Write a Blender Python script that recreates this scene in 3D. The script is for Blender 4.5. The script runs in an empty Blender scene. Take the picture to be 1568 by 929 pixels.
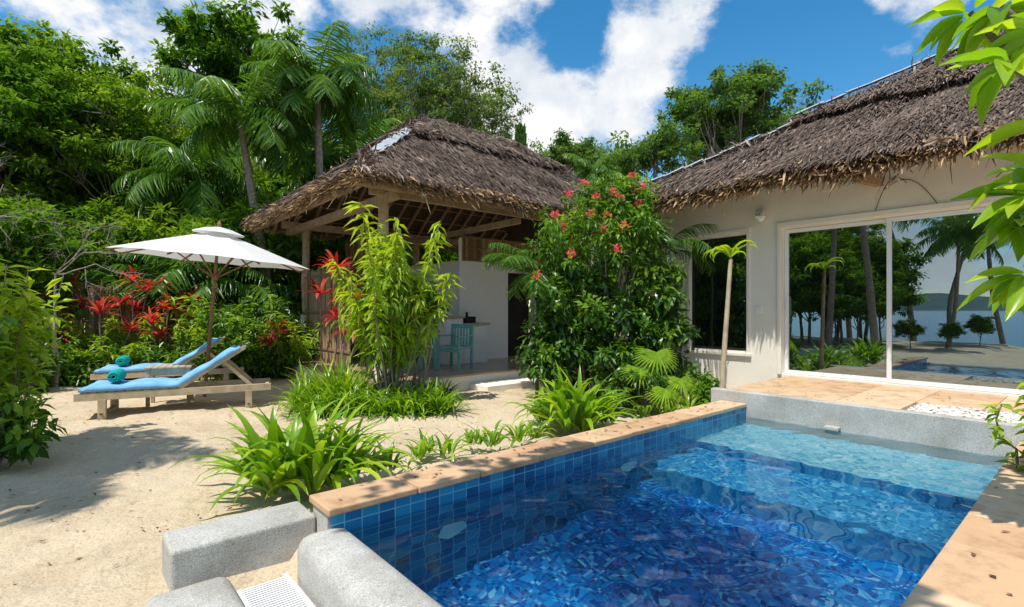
import bpy, math, random
import numpy as np
from mathutils import Vector, Matrix
rng=np.random.default_rng(11)
random.seed(5)
C,S=.7598,.6502          # plan axes of the camera heading relative to the house/pool grid
def rf(r,f): return np.array([C*r+S*f,-S*r+C*f,0.0])
def loc(t,d,z=0.0):
    p=rf(t*d,d); p[2]=z; return p
scene=bpy.context.scene
# ------------------------------------------------------------------ materials
def newmat(name):
    m=bpy.data.materials.new(name); m.use_nodes=True
    nt=m.node_tree; 
    for n in list(nt.nodes): nt.nodes.remove(n)
    out=nt.nodes.new('ShaderNodeOutputMaterial')
    return m,nt,out
def N(nt,t,**kw):
    n=nt.nodes.new(t)
    for k,v in kw.items(): setattr(n,k,v)
    return n
def ramp(nt,fac,stops):
    r=nt.nodes.new('ShaderNodeValToRGB')
    els=r.color_ramp.elements
    while len(els)<len(stops): els.new(.5)
    for e,(p,c) in zip(els,stops):
        e.position=p; e.color=(c[0],c[1],c[2],1)
    nt.links.new(fac,r.inputs[0]); return r.outputs[0]
def noise(nt,scale,detail=4,rough=.55,vec=None):
    n=N(nt,'ShaderNodeTexNoise'); n.inputs['Scale'].default_value=scale
    n.inputs['Detail'].default_value=detail; n.inputs['Roughness'].default_value=rough
    if vec is not None: nt.links.new(vec,n.inputs['Vector'])
    return n.outputs[0]
def pos(nt): return N(nt,'ShaderNodeNewGeometry').outputs['Position']
def bump(nt,h,strength,dist):
    b=N(nt,'ShaderNodeBump'); b.inputs['Strength'].default_value=strength
    b.inputs['Distance'].default_value=dist; nt.links.new(h,b.inputs['Height']); return b.outputs[0]
def bsdf(nt,out,color,rough=.7,normal=None,spec=.3):
    p=N(nt,'ShaderNodeBsdfPrincipled'); p.inputs['Roughness'].default_value=rough
    p.inputs['Specular IOR Level'].default_value=spec
    if hasattr(color,'is_linked') or hasattr(color,'links'): nt.links.new(color,p.inputs['Base Color'])
    else: p.inputs['Base Color'].default_value=(*color,1)
    if normal is not None: nt.links.new(normal,p.inputs['Normal'])
    nt.links.new(p.outputs[0],out.inputs[0]); return p
def noisy(name,stops,scale,rough=.8,bs=.3,bd=.01,bscale=None,detail=6,spec=.2):
    m,nt,out=newmat(name); v=pos(nt)
    c=ramp(nt,noise(nt,scale,detail,.6,v),stops)
    b=bump(nt,noise(nt,bscale or scale*3,6,.6,v),bs,bd)
    bsdf(nt,out,c,rough,b,spec); return m
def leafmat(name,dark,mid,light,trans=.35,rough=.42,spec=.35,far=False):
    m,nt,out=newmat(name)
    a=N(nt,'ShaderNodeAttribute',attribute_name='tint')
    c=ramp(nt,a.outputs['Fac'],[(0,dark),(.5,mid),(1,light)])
    if far: p=N(nt,'ShaderNodeBsdfDiffuse')
    else:
        p=N(nt,'ShaderNodeBsdfPrincipled'); p.inputs['Roughness'].default_value=rough
        p.inputs['Specular IOR Level'].default_value=spec
    nt.links.new(c,p.inputs[0])
    t=N(nt,'ShaderNodeBsdfTranslucent')
    h=N(nt,'ShaderNodeMix',data_type='RGBA',blend_type='MULTIPLY'); h.inputs[0].default_value=1
    nt.links.new(c,h.inputs[6]); h.inputs[7].default_value=(2.0,1.9,.6,1)
    nt.links.new(h.outputs[2],t.inputs[0])
    mx=N(nt,'ShaderNodeMixShader'); mx.inputs[0].default_value=trans
    nt.links.new(p.outputs[0],mx.inputs[1]); nt.links.new(t.outputs[0],mx.inputs[2])
    nt.links.new(mx.outputs[0],out.inputs[0]); return m
def tintmat(name,stops,rough=.9,bs=0,bscale=30,spec=.1):
    m,nt,out=newmat(name)
    a=N(nt,'ShaderNodeAttribute',attribute_name='tint')
    c=ramp(nt,a.outputs['Fac'],stops)
    nz=noise(nt,bscale,5,.6,pos(nt))
    h=N(nt,'ShaderNodeMix',data_type='RGBA',blend_type='MULTIPLY'); h.inputs[0].default_value=.6
    nt.links.new(c,h.inputs[6]); nt.links.new(ramp(nt,nz,[(.3,(.55,.55,.55)),(.7,(1.25,1.2,1.15))]),h.inputs[7])
    b=bump(nt,nz,bs,.01) if bs else None
    bsdf(nt,out,h.outputs[2],rough,b,spec); return m

M={}
M['tree']=leafmat('tree_leaf',(.03,.075,.010),(.085,.19,.02),(.22,.34,.045),.4,far=True)
M['treeb']=leafmat('yellowish_tree_leaf',(.045,.095,.012),(.13,.24,.025),(.28,.39,.05),.42,far=True)
M['treelight']=leafmat('airy_tree_leaf',(.06,.10,.035),(.12,.19,.06),(.22,.30,.10),.4,far=True)
M['treefar']=leafmat('far_tree_leaf',(.045,.10,.03),(.10,.19,.05),(.19,.30,.08),far=True)
M['palm']=leafmat('palm_leaf',(.03,.085,.010),(.08,.19,.02),(.22,.34,.045),.33,.35,.5)
M['shrub']=leafmat('shrub_leaf',(.035,.095,.008),(.115,.25,.018),(.29,.43,.04),.4)
M['yshrub']=leafmat('yellowgreen_leaf',(.08,.15,.010),(.22,.37,.022),(.48,.55,.045),.4)
M['bush']=leafmat('bush_leaf',(.018,.06,.008),(.06,.155,.015),(.20,.34,.03),.33,.35,.5)
M['strap']=leafmat('strap_leaf',(.05,.12,.007),(.16,.32,.016),(.41,.54,.04),.35,.3,.5)
M['red']=leafmat('red_leaf',(.14,.01,.03),(.48,.035,.06),(.66,.16,.09),.4)
M['pink']=leafmat('pink_petal',(.62,.05,.13),(.80,.10,.19),(.90,.25,.3),.3,.6,.1)
M['plum']=leafmat('plumeria_leaf',(.08,.18,.01),(.20,.38,.018),(.46,.57,.045),.45,.3,.5)
M['bark']=noisy('bark',[(.3,(.13,.10,.08)),(.7,(.36,.31,.26))],9,.9,.6,.02)
M['palmbark']=noisy('palm_bark',[(.3,(.18,.14,.11)),(.7,(.42,.34,.27))],14,.9,.6,.02)
M['deadwood']=noisy('dead_wood',[(.3,(.22,.18,.15)),(.7,(.42,.37,.32))],14,.9,.4,.01)
M['wood']=noisy('weathered_wood',[(.3,(.36,.28,.18)),(.7,(.56,.46,.32))],7,.75,.3,.006)
M['pole']=noisy('brown_wood',[(.3,(.20,.10,.05)),(.7,(.33,.18,.09))],8,.5,.3,.004)
M['postwood']=noisy('post_wood',[(.3,(.34,.24,.15)),(.7,(.54,.41,.27))],8,.8,.4,.008)
M['rafter']=noisy('rafter_wood',[(.3,(.26,.16,.085)),(.7,(.44,.29,.17))],8,.8,.3,.006)
M['bamboo']=tintmat('bamboo',[(0,(.20,.12,.075)),(.5,(.38,.25,.15)),(1,(.55,.40,.25))],.7,.2)
M['thatch']=tintmat('thatch',[(0,(.055,.04,.032)),(.45,(.155,.115,.092)),(.8,(.28,.215,.17)),(1,(.50,.42,.34))],.9)
M['thatchbase']=noisy('thatch_base',[(.3,(.055,.037,.025)),(.7,(.13,.09,.06))],12,.95,.8,.03)
M['thatchedge']=tintmat('thatch_edge',[(0,(.14,.08,.04)),(.5,(.36,.23,.12)),(1,(.62,.46,.28))],.9)
M['flash']=noisy('ridge_flashing',[(.3,(.30,.31,.33)),(.7,(.50,.52,.55))],4,.45,.3,.01,spec=.5)
M['plaster']=noisy('cream_plaster',[(.2,(.77,.72,.62)),(.8,(.86,.82,.73))],1.6,.85,.35,.03,2.5)
M['white']=noisy('white_paint',[(.2,(.76,.75,.72)),(.8,(.83,.82,.80))],2,.6,.1,.003)
M['alum']=noisy('white_aluminium',[(.2,(.72,.73,.73)),(.8,(.80,.81,.81))],2,.35,.0,.001,spec=.5)
M['blue']=noisy('blue_cushion',[(.3,(.15,.37,.66)),(.7,(.24,.49,.76))],5,.85,.5,.015,9)
M['teal']=noisy('turquoise_towel',[(.3,(.0,.30,.28)),(.7,(.02,.42,.38))],60,.95,.8,.006,200)
M['chair']=noisy('painted_chair',[(.3,(.12,.36,.36)),(.7,(.2,.46,.44))],6,.5,.1,.002)
M['pebble']=tintmat('white_pebble',[(0,(.6,.57,.52)),(1,(.84,.82,.78))],.6)
M['dryleaf']=tintmat('dry_leaf',[(0,(.10,.05,.025)),(.5,(.28,.15,.07)),(1,(.45,.30,.14))],.8)
M['floor']=noisy('pavilion_floor',[(.3,(.34,.23,.15)),(.7,(.48,.35,.24))],3,.25,.05,.003,spec=.5)
M['hill']=noisy('hill_green',[(.3,(.05,.09,.09)),(.7,(.09,.14,.13))],.02,.95,0,.01)
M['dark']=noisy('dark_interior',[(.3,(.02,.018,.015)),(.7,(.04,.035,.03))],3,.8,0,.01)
def sandstone():
    m,nt,out=newmat('sandstone'); v=pos(nt)
    a=N(nt,'ShaderNodeAttribute',attribute_name='tint')
    c=ramp(nt,a.outputs['Fac'],[(0,(.50,.29,.155)),(.5,(.62,.41,.24)),(1,(.72,.53,.34))])
    nz=noise(nt,5,9,.7,v)
    h=N(nt,'ShaderNodeMix',data_type='RGBA',blend_type='MULTIPLY'); h.inputs[0].default_value=.9
    nt.links.new(c,h.inputs[6]); nt.links.new(ramp(nt,nz,[(.3,(.58,.50,.43)),(.5,(1,1,1)),(.75,(1.15,1.14,1.12))]),h.inputs[7])
    bsdf(nt,out,h.outputs[2],.6,bump(nt,noise(nt,40,6,.6,v),.25,.006),.35); return m
M['stone']=sandstone()
def terrazzo():
    m,nt,out=newmat('pebble_wash'); v=pos(nt)
    vo=N(nt,'ShaderNodeTexVoronoi'); vo.inputs['Scale'].default_value=230; nt.links.new(v,vo.inputs['Vector'])
    w=N(nt,'ShaderNodeSeparateColor'); nt.links.new(vo.outputs['Color'],w.inputs[0])
    c=ramp(nt,w.outputs[0],[(0,(.27,.265,.25)),(.12,(.42,.415,.40)),(.6,(.53,.525,.50)),(1,(.66,.65,.62))])
    h=N(nt,'ShaderNodeMix',data_type='RGBA',blend_type='MULTIPLY'); h.inputs[0].default_value=1
    nt.links.new(c,h.inputs[6]); nt.links.new(ramp(nt,noise(nt,2.6,7,.65,v),[(.3,(.66,.64,.58)),(.7,(1.08,1.07,1.05))]),h.inputs[7])
    bsdf(nt,out,h.outputs[2],.75,bump(nt,vo.outputs['Distance'],.25,.003),.3); return m
M['terr']=terrazzo()
def sand():
    m,nt,out=newmat('sand'); v=pos(nt)
    c=ramp(nt,noise(nt,1.1,10,.68,v),[(.25,(.46,.36,.235)),(.5,(.60,.485,.335)),(.8,(.68,.575,.42))])
    vo=N(nt,'ShaderNodeTexNoise'); vo.inputs['Scale'].default_value=70; vo.inputs['Detail'].default_value=3; nt.links.new(v,vo.inputs[0])
    h=N(nt,'ShaderNodeMix',data_type='RGBA',blend_type='MULTIPLY'); h.inputs[0].default_value=1
    nt.links.new(c,h.inputs[6]); nt.links.new(ramp(nt,vo.outputs[0],[(.3,(.74,.70,.65)),(.5,(1,1,1)),(.9,(1.05,1.05,1.05))]),h.inputs[7])
    b1=bump(nt,noise(nt,4.5,7,.62,v),.9,.07)
    b=N(nt,'ShaderNodeBump'); b.inputs['Strength'].default_value=.5; b.inputs['Distance'].default_value=.015
    nt.links.new(noise(nt,26,5,.7,v),b.inputs['Height']); nt.links.new(b1,b.inputs['Normal'])
    bsdf(nt,out,h.outputs[2],.95,b.outputs[0],.1); return m
M['sand']=sand()
def mosaic(name,size,stops,grout,mode,gw=.08,rough=.25):
    m,nt,out=newmat(name); v=pos(nt)
    sp=N(nt,'ShaderNodeSeparateXYZ'); nt.links.new(v,sp.inputs[0])
    cb=N(nt,'ShaderNodeCombineXYZ')
    if mode=='xy':
        nt.links.new(sp.outputs[0],cb.inputs[0]); nt.links.new(sp.outputs[1],cb.inputs[1])
    else:
        ad=N(nt,'ShaderNodeMath',operation='ADD'); nt.links.new(sp.outputs[0],ad.inputs[0]); nt.links.new(sp.outputs[1],ad.inputs[1])
        nt.links.new(ad.outputs[0],cb.inputs[0]); nt.links.new(sp.outputs[2],cb.inputs[1])
    sc=N(nt,'ShaderNodeVectorMath',operation='MULTIPLY'); sc.inputs[1].default_value=(1/size,)*3
    nt.links.new(cb.outputs[0],sc.inputs[0])
    of=N(nt,'ShaderNodeVectorMath',operation='ADD'); of.inputs[1].default_value=(.03,.0,.5); nt.links.new(sc.outputs[0],of.inputs[0])
    fl=N(nt,'ShaderNodeVectorMath',operation='FLOOR'); nt.links.new(of.outputs[0],fl.inputs[0])
    fr=N(nt,'ShaderNodeVectorMath',operation='FRACTION'); nt.links.new(of.outputs[0],fr.inputs[0])
    wn=N(nt,'ShaderNodeTexWhiteNoise'); nt.links.new(fl.outputs[0],wn.inputs[0])
    c=ramp(nt,wn.outputs[0],stops)
    s2=N(nt,'ShaderNodeSeparateXYZ'); nt.links.new(fr.outputs[0],s2.inputs[0])
    def lt(o):
        k=N(nt,'ShaderNodeMath',operation='LESS_THAN'); k.inputs[1].default_value=gw; nt.links.new(o,k.inputs[0]); return k.outputs[0]
    mxm=N(nt,'ShaderNodeMath',operation='MAXIMUM'); nt.links.new(lt(s2.outputs[0]),mxm.inputs[0]); nt.links.new(lt(s2.outputs[1]),mxm.inputs[1])
    h=N(nt,'ShaderNodeMix',data_type='RGBA'); nt.links.new(mxm.outputs[0],h.inputs[0]); nt.links.new(c,h.inputs[6]); h.inputs[7].default_value=(*grout,1)
    bsdf(nt,out,h.outputs[2],rough,None,.5); return m
M['mosaic']=mosaic('pool_mosaic',.03,[(0,(.0,.045,.24)),(.3,(.0,.11,.46)),(.6,(.003,.22,.66)),(.85,(.015,.40,.82)),(1,(.30,.70,.92))],(.02,.28,.58),'xy',.1)
M['mosaic2']=mosaic('pool_step_mosaic',.03,[(0,(.0,.14,.40)),(.4,(.02,.29,.60)),(.8,(.08,.45,.72)),(1,(.3,.68,.85))],(.1,.4,.62),'xy',.1)
M['tile']=mosaic('pool_tile',.108,[(0,(.01,.10,.24)),(.4,(.015,.17,.37)),(.8,(.02,.26,.47)),(1,(.04,.34,.50))],(.18,.48,.62),'wall',.06)
M['ledge']=mosaic('ledge_tile',.036,[(0,(.09,.46,.64)),(.5,(.24,.64,.77)),(1,(.50,.82,.87))],(.35,.7,.78),'xy',.1)
m,nt,out=newmat('pool_water'); g=N(nt,'ShaderNodeBsdfGlass'); g.inputs['IOR'].default_value=1.33; g.inputs['Roughness'].default_value=0
g.inputs['Color'].default_value=(.90,.975,1,1); nt.links.new(g.outputs[0],out.inputs[0]); M['water']=m
m,nt,out=newmat('sea_water'); b=bump(nt,noise(nt,1.5,6,.6,pos(nt)),.6,.2); bsdf(nt,out,(.02,.16,.26),.12,b,.5); M['sea']=m
m,nt,out=newmat('window_glass'); d=N(nt,'ShaderNodeBsdfDiffuse'); d.inputs[0].default_value=(.008,.010,.010,1)
g=N(nt,'ShaderNodeBsdfGlossy'); g.inputs['Roughness'].default_value=.0; g.inputs[0].default_value=(.54,.66,.72,1)
x=N(nt,'ShaderNodeMixShader'); x.inputs[0].default_value=.5; nt.links.new(d.outputs[0],x.inputs[1]); nt.links.new(g.outputs[0],x.inputs[2]); nt.links.new(x.outputs[0],out.inputs[0]); M['glass']=m
m,nt,out=newmat('pool_lamp_glass'); bsdf(nt,out,(.35,.75,.78),.3); M['poollamp']=m
# ------------------------------------------------------------------ mesh helpers
class Acc:
    def __init__(s): s.V=[];s.F=[];s.T=[];s.n=0
    def add(s,V,F,T=None):
        V=np.asarray(V,float).reshape(-1,3); F=np.asarray(F,int).reshape(-1,4)
        if T is None: T=np.full(len(V),.5)
        elif np.isscalar(T): T=np.full(len(V),T)
        s.V.append(V); s.F.append(F+s.n); s.T.append(T); s.n+=len(V)
    def mesh(s,name,mat,smooth=False):
        V=np.concatenate(s.V);F=np.concatenate(s.F);T=np.concatenate(s.T)
        me=bpy.data.meshes.new(name)
        me.vertices.add(len(V)); me.vertices.foreach_set('co',V.astype(np.float32).ravel())
        me.loops.add(F.size); me.loops.foreach_set('vertex_index',F.astype(np.int32).ravel())
        me.polygons.add(len(F)); me.polygons.foreach_set('loop_start',(np.arange(len(F))*4).astype(np.int32))
        me.polygons.foreach_set('use_smooth',np.full(len(F),smooth))
        a=me.attributes.new('tint','FLOAT','POINT'); a.data.foreach_set('value',np.clip(T,0,1).astype(np.float32))
        me.materials.append(mat); me.update(calc_edges=True); return me
def link(name,data,parent=None,loc_=None):
    o=bpy.data.objects.new(name,data); scene.collection.objects.link(o)
    if parent is not None: o.parent=parent
    if loc_ is not None: o.location=loc_
    return o
def group(name,p=(0,0,0),rotz=0,scale=1):
    e=link(name,None); e.location=p; e.rotation_euler=(0,0,rotz); e.scale=(scale,)*3; e.empty_display_size=.3; return e
def put(name,acc,mat,parent=None,smooth=False,bevel=0):
    o=link(name,acc.mesh(name,mat,smooth),parent)
    if bevel:
        b=o.modifiers.new('b','BEVEL'); b.width=bevel; b.segments=3; b.limit_method='ANGLE'
    return o
BF=[(0,3,2,1),(4,5,6,7),(0,1,5,4),(1,2,6,5),(2,3,7,6),(3,0,4,7)]
def box(acc,lo,hi,T=.5):
    x0,y0,z0=lo;x1,y1,z1=hi
    acc.add([(x0,y0,z0),(x1,y0,z0),(x1,y1,z0),(x0,y1,z0),(x0,y0,z1),(x1,y0,z1),(x1,y1,z1),(x0,y1,z1)],BF,T)
def beam(acc,p,q,w,h,T=.5,up=(0,0,1)):
    p=np.array(p,float);q=np.array(q,float);d=q-p;d/=np.linalg.norm(d)
    s=np.cross(d,up); s/=max(np.linalg.norm(s),1e-6); u=np.cross(s,d)
    V=[]
    for e in (p,q):
        for a,b in ((-1,-1),(1,-1),(1,1),(-1,1)): V.append(e+s*a*w/2+u*b*h/2)
    acc.add(V,[(0,1,2,3),(7,6,5,4),(0,4,5,1),(1,5,6,2),(2,6,7,3),(3,7,4,0)],T)
def tube(acc,P,R,sides=7,T=.5):
    P=np.asarray(P,float);n=len(P);R=np.full(n,R) if np.isscalar(R) else np.asarray(R)
    D=np.gradient(P,axis=0);D/=np.linalg.norm(D,axis=1)[:,None]+1e-9
    ref=np.array([0,0,1.]) if abs(D[:,2]).mean()<.8 else np.array([1.,0,0])
    A=np.cross(D,ref);A/=np.linalg.norm(A,axis=1)[:,None]+1e-9;B=np.cross(D,A)
    th=np.linspace(0,2*np.pi,sides,endpoint=False)
    V=P[:,None]+R[:,None,None]*(np.cos(th)[None,:,None]*A[:,None]+np.sin(th)[None,:,None]*B[:,None])
    i,j=np.meshgrid(np.arange(n-1),np.arange(sides),indexing='ij');k=(j+1)%sides
    acc.add(V.reshape(-1,3),np.stack([i*sides+j,i*sides+k,(i+1)*sides+k,(i+1)*sides+j],-1),T)
def disc_cap(acc,c,r,nrm,sides=16,T=.5):
    c=np.array(c,float);nrm=np.array(nrm,float);nrm/=np.linalg.norm(nrm)
    ref=np.array([0,0,1.]) if abs(nrm[2])<.8 else np.array([1.,0,0]); a=np.cross(nrm,ref);a/=np.linalg.norm(a);b=np.cross(nrm,a)
    V=[c]+[c+r*(math.cos(t)*a+math.sin(t)*b) for t in np.linspace(0,2*math.pi,sides,endpoint=False)]
    F=[(0,1+i,1+(i+1)%sides,1+(i+2)%sides) for i in range(0,sides,2)]
    acc.add(V,F,T)
def unit(v): return v/(np.linalg.norm(v,axis=-1,keepdims=True)+1e-9)
TPL_Q=(np.array([(0,0,0),(-.5,.45,.07),(0,1,-.06),(.5,.45,.07)]),np.array([(0,1,2,3)]))
def tpl_leaf(k=3,droop=.25,fold=.12,wf=lambda y:math.sin(math.pi*min(1,max(.02,y))**.8)):
    V=[];F=[]
    for i in range(k+1):
        y=i/k; w=max(.03,wf(.04+.95*y))*.5; z=-droop*y*y
        V+= [(-w,y,z+fold*w),(0,y,z),(w,y,z+fold*w)]
    for i in range(k):
        a=i*3; F+=[(a,a+1,a+4,a+3),(a+1,a+2,a+5,a+4)]
    return np.array(V),np.array(F)
TPL_L=tpl_leaf(6,.22,.3)
TPL_NL=tpl_leaf(2,.3,.2)
def scatter(acc,tpl,O,D,Nn,L,W,T):
    tv,tf=tpl;n=len(O);D=unit(D);Sd=unit(np.cross(D,Nn));Nn=np.cross(Sd,D)
    L=np.broadcast_to(L,(n,)).astype(float);W=np.broadcast_to(W,(n,)).astype(float);T=np.broadcast_to(T,(n,))
    V=O[:,None]+D[:,None]*(tv[None,:,1:2]*L[:,None,None])+Sd[:,None]*(tv[None,:,0:1]*W[:,None,None])+Nn[:,None]*(tv[None,:,2:3]*L[:,None,None])
    F=tf[None]+(np.arange(n)*len(tv))[:,None,None]
    acc.add(V.reshape(-1,3),F.reshape(-1,4),np.repeat(T,len(tv)))
def rdir(n): return unit(rng.normal(size=(n,3)))
def leaf_cloud(acc,cen,rad,nper,L,W,tpl=TPL_Q,droop=.3,sq=.75,tv=.22,out=.7,inner=.45,tlo=.2,thi=.65):
    cen=np.asarray(cen,float);m=len(cen);rad=np.broadcast_to(rad,(m,))
    base=rng.uniform(tlo,thi,m)
    idx=np.repeat(np.arange(m),nper);n=len(idx)
    u=rdir(n); r=rad[idx]*(inner+(1-inner)*rng.random(n)**.7)*(1+.3*rng.normal(size=n)*.6)
    O=cen[idx]+u*r[:,None]*np.array([1,1,sq])
    D=u*out+rdir(n)*.6+np.array([0,0,-droop])
    Nn=np.array([0,0,.9])+u*.4+rdir(n)*.5
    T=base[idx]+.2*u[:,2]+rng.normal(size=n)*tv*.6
    s=rng.uniform(.6,1.3,n)
    scatter(acc,tpl,O,D,Nn,L*s,W*s,T)
def strap(acc,O,az,el,curv,L,W,k=7,T=.5,fold=.25,prof=None):
    n=len(O);h=np.stack([np.cos(az),np.sin(az),0*az],1);sd=np.stack([-np.sin(az),np.cos(az),0*az],1)
    p=O.copy();rows=[];T=np.broadcast_to(T,(n,))
    L=np.broadcast_to(L,(n,));W=np.broadcast_to(W,(n,))
    for i in range(k+1):
        s=i/k; th=el-curv*s*s
        w=W*(prof(s) if prof else max(.04,(math.sin(math.pi*(.12+.86*s)))**.7))*.5
        up=-h*np.sin(th)[:,None]+np.array([0,0,1])*np.cos(th)[:,None]
        rows.append(np.stack([p-sd*w[:,None]+up*(w*fold)[:,None],p,p+sd*w[:,None]+up*(w*fold)[:,None]],1))
        th2=el-curv*(s+.5/k)**2
        p=p+(h*np.cos(th2)[:,None]+np.array([0,0,1])*np.sin(th2)[:,None])*(L/k)[:,None]
    V=np.stack(rows,1).reshape(n,-1,3)
    f=[]
    for i in range(k):
        a=i*3; f+=[(a,a+1,a+4,a+3),(a+1,a+2,a+5,a+4)]
    F=np.array(f)[None]+(np.arange(n)*(k+1)*3)[:,None,None]
    acc.add(V.reshape(-1,3),F.reshape(-1,4),np.repeat(T,(k+1)*3))
def rosette(acc,c,n,L,W,el=(.3,1.45),curv=(.6,1.9),spread=.06,k=7,tb=.5,fold=.25,prof=None):
    c=np.array(c,float)
    az=rng.uniform(0,2*np.pi,n); e=rng.uniform(el[0],el[1],n)
    O=c+np.stack([np.cos(az)*spread*rng.random(n),np.sin(az)*spread*rng.random(n),rng.random(n)*.03],1)
    strap(acc,O,az,e,rng.uniform(curv[0],curv[1],n),L*rng.uniform(.65,1.1,n),W*rng.uniform(.8,1.15,n),k,np.clip(tb+rng.normal(size=n)*.2,0,1),fold,prof)
def wob(p,q,n,amp):
    t=np.linspace(0,1,n)[:,None];P=np.array(p)*(1-t)+np.array(q)*t
    d=np.cumsum(rng.normal(size=(n,3))*amp/np.sqrt(n),0); d-=d[:1]; d-=t*d[-1:]
    return P+d
# ------------------------------------------------------------------ trees
def tree_data(name,H,rx,rz,nlimb,leafsz,trunk=.16,mat='tree',per=9,nleaf=95,cr=.5,spread=1.0,W=.5,low=-.35,shape=.45,lean=(0,0)):
    cz=H-rz; top=np.array([lean[0],lean[1],cz])
    u=rdir(nlimb); u[:,2]=np.where(u[:,2]<low,-u[:,2],u[:,2])
    rr=rng.random(nlimb)**shape
    ends=top+u*rr[:,None]*np.array([rx,rx,rz])*.85
    B=Acc(); P=wob((0,0,-.2),top+np.array([0,0,rz*.35]),10,.2*trunk*8)
    tube(B,P,np.linspace(trunk,trunk*.3,10),8)
    cen=[];rad=[]
    for i in range(nlimb):
        k=rng.integers(3 if lean==(0,0) else 7,9); q=wob(P[k],ends[i],7,.4)
        tube(B,q,np.linspace(trunk*.36,trunk*.07,7),5)
        m=max(3,int(per*rng.uniform(.5,1.5)))
        c=ends[i]+rng.normal(size=(m,3))*np.array([.62,.62,.36])*spread
        for j in range(0,m,2): tube(B,[q[4],(q[4]+c[j])/2+rng.normal(size=3)*.08,c[j]],[trunk*.12,trunk*.08,trunk*.04],4)
        cen.append(c);rad.append(rng.uniform(.5,1.25,m)*cr)
    cen=np.concatenate(cen);rad=np.concatenate(rad)
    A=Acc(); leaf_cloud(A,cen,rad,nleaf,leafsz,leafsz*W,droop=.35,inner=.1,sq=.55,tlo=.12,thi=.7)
    return A.mesh(name+'_leaves',M[mat]),B.mesh(name+'_trunk',M['bark'],True)
def plant_tree(name,data,t,d,rot=0,sc=1,z=0):
    e=group(name,loc(t,d,z),rot,sc)
    link('foliage',data[0],e); link('trunk_and_limbs',data[1],e); return e
TPL_PL=tpl_leaf(3,.35,.1,lambda y:max(.15,(1-y)**.5*min(1,y*6+.3)))
def palm_frond(acc,rac,O,az,el,curv,L,nl=34,ll=.6,lw=.045,hang=.5,tb=.5):
    h=np.array([math.cos(az),math.sin(az),0]);k=14;p=np.array(O,float);pts=[p.copy()];dirs=[]
    for i in range(k):
        th=el-curv*((i+.5)/k)**1.4; dd=h*math.cos(th)+np.array([0,0,math.sin(th)]); dirs.append(dd); p=p+dd*L/k; pts.append(p.copy())
    dirs.append(dirs[-1]);pts=np.array(pts);dirs=np.array(dirs)
    tube(rac,pts,np.linspace(.022,.005,k+1)*L/2.2,4,.8)
    s=np.linspace(.12,1,nl);x=s*k;i0=np.minimum(x.astype(int),k-1);fr=(x-i0)[:,None]
    PP=pts[i0]*(1-fr)+pts[i0+1]*fr;DD=unit(dirs[i0]*(1-fr)+dirs[i0+1]*fr)
    sd=unit(np.cross(DD,np.array([0,0,1.])+0*DD)); upv=np.cross(sd,DD)
    prof=ll*(np.sin(np.pi*(.12+.80*s))**.6)
    for sg in (-1,1):
        D=DD*.55+sd*sg*.85+np.array([0,0,-hang])*rng.uniform(.4,1.3,(nl,1))+rng.normal(size=(nl,3))*.08+upv*.15
        scatter(acc,TPL_PL,PP,D,upv+rng.normal(size=(nl,3))*.25,prof*rng.uniform(.85,1.1,nl),lw,np.clip(tb+rng.normal(size=nl)*.12,0,1))
def palm_data(name,path,nf,L,ll,hang=.5,r0=.13,r1=.08,mat='palm',lw=.065,el=(-.3,1.35),nl=40):
    A=Acc();B=Acc();P=np.array(path,float)
    t=np.linspace(0,1,len(P));tt=np.linspace(0,1,26)
    Q=np.stack([np.interp(tt,t,P[:,i]) for i in range(3)],1)
    for _ in range(4): Q[1:-1]=(Q[:-2]+Q[2:]+2*Q[1:-1])/4
    R=np.linspace(r0,r1,26)*(1+.05*np.sin(np.arange(26)*2.2)); tube(B,Q,R,10)
    top=Q[-1]
    for i in range(nf):
        a=i*2.39996+rng.normal()*.15; q=(i+.5)/nf
        e=el[1]-(el[1]-el[0])*q**.9
        palm_frond(A,A,top+np.array([0,0,.05]),a,e,rng.uniform(.9,1.5),L*rng.uniform(.8,1.05),nl,ll,lw,hang,.38+.2*rng.random()+.15*(1-q))
    return A.mesh(name+'_fronds',M[mat]),B.mesh(name+'_trunk',M['palmbark'],True)

TA=tree_data('ta',11,3.2,4.4,24,.21,.17)
TB=tree_data('tb',10,2.9,3.8,22,.19,.15,mat='treeb')
TCc=tree_data('tc',12,3.5,4.6,27,.22,.2)
TD=tree_data('td',12,2.8,4.8,22,.17,.15,mat='treeb',nleaf=70,cr=.45)
TL=tree_data('tl',15,2.7,5.2,24,.15,.13,mat='treelight',per=7,nleaf=60,cr=.42,shape=.6)
TL2=tree_data('tl2',16,2.5,5.6,22,.15,.13,mat='treelight',per=7,nleaf=60,cr=.42,shape=.7)
TF=tree_data('tf',12,3.3,3.0,34,.20,.2,mat='treefar',per=10,nleaf=70,cr=.42,spread=.8)
TF2=tree_data('tf2',10,2.2,3.2,14,.2,.12,mat='treefar',per=8,nleaf=70,cr=.42,spread=.7)
TU=tree_data('tu',5,2.4,2.3,16,.22,.08,per=7,nleaf=90,cr=.5)
TU2=tree_data('tu2',5,2.3,2.3,15,.26,.08,mat='treeb',per=7,nleaf=70,cr=.5,W=.35)
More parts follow.
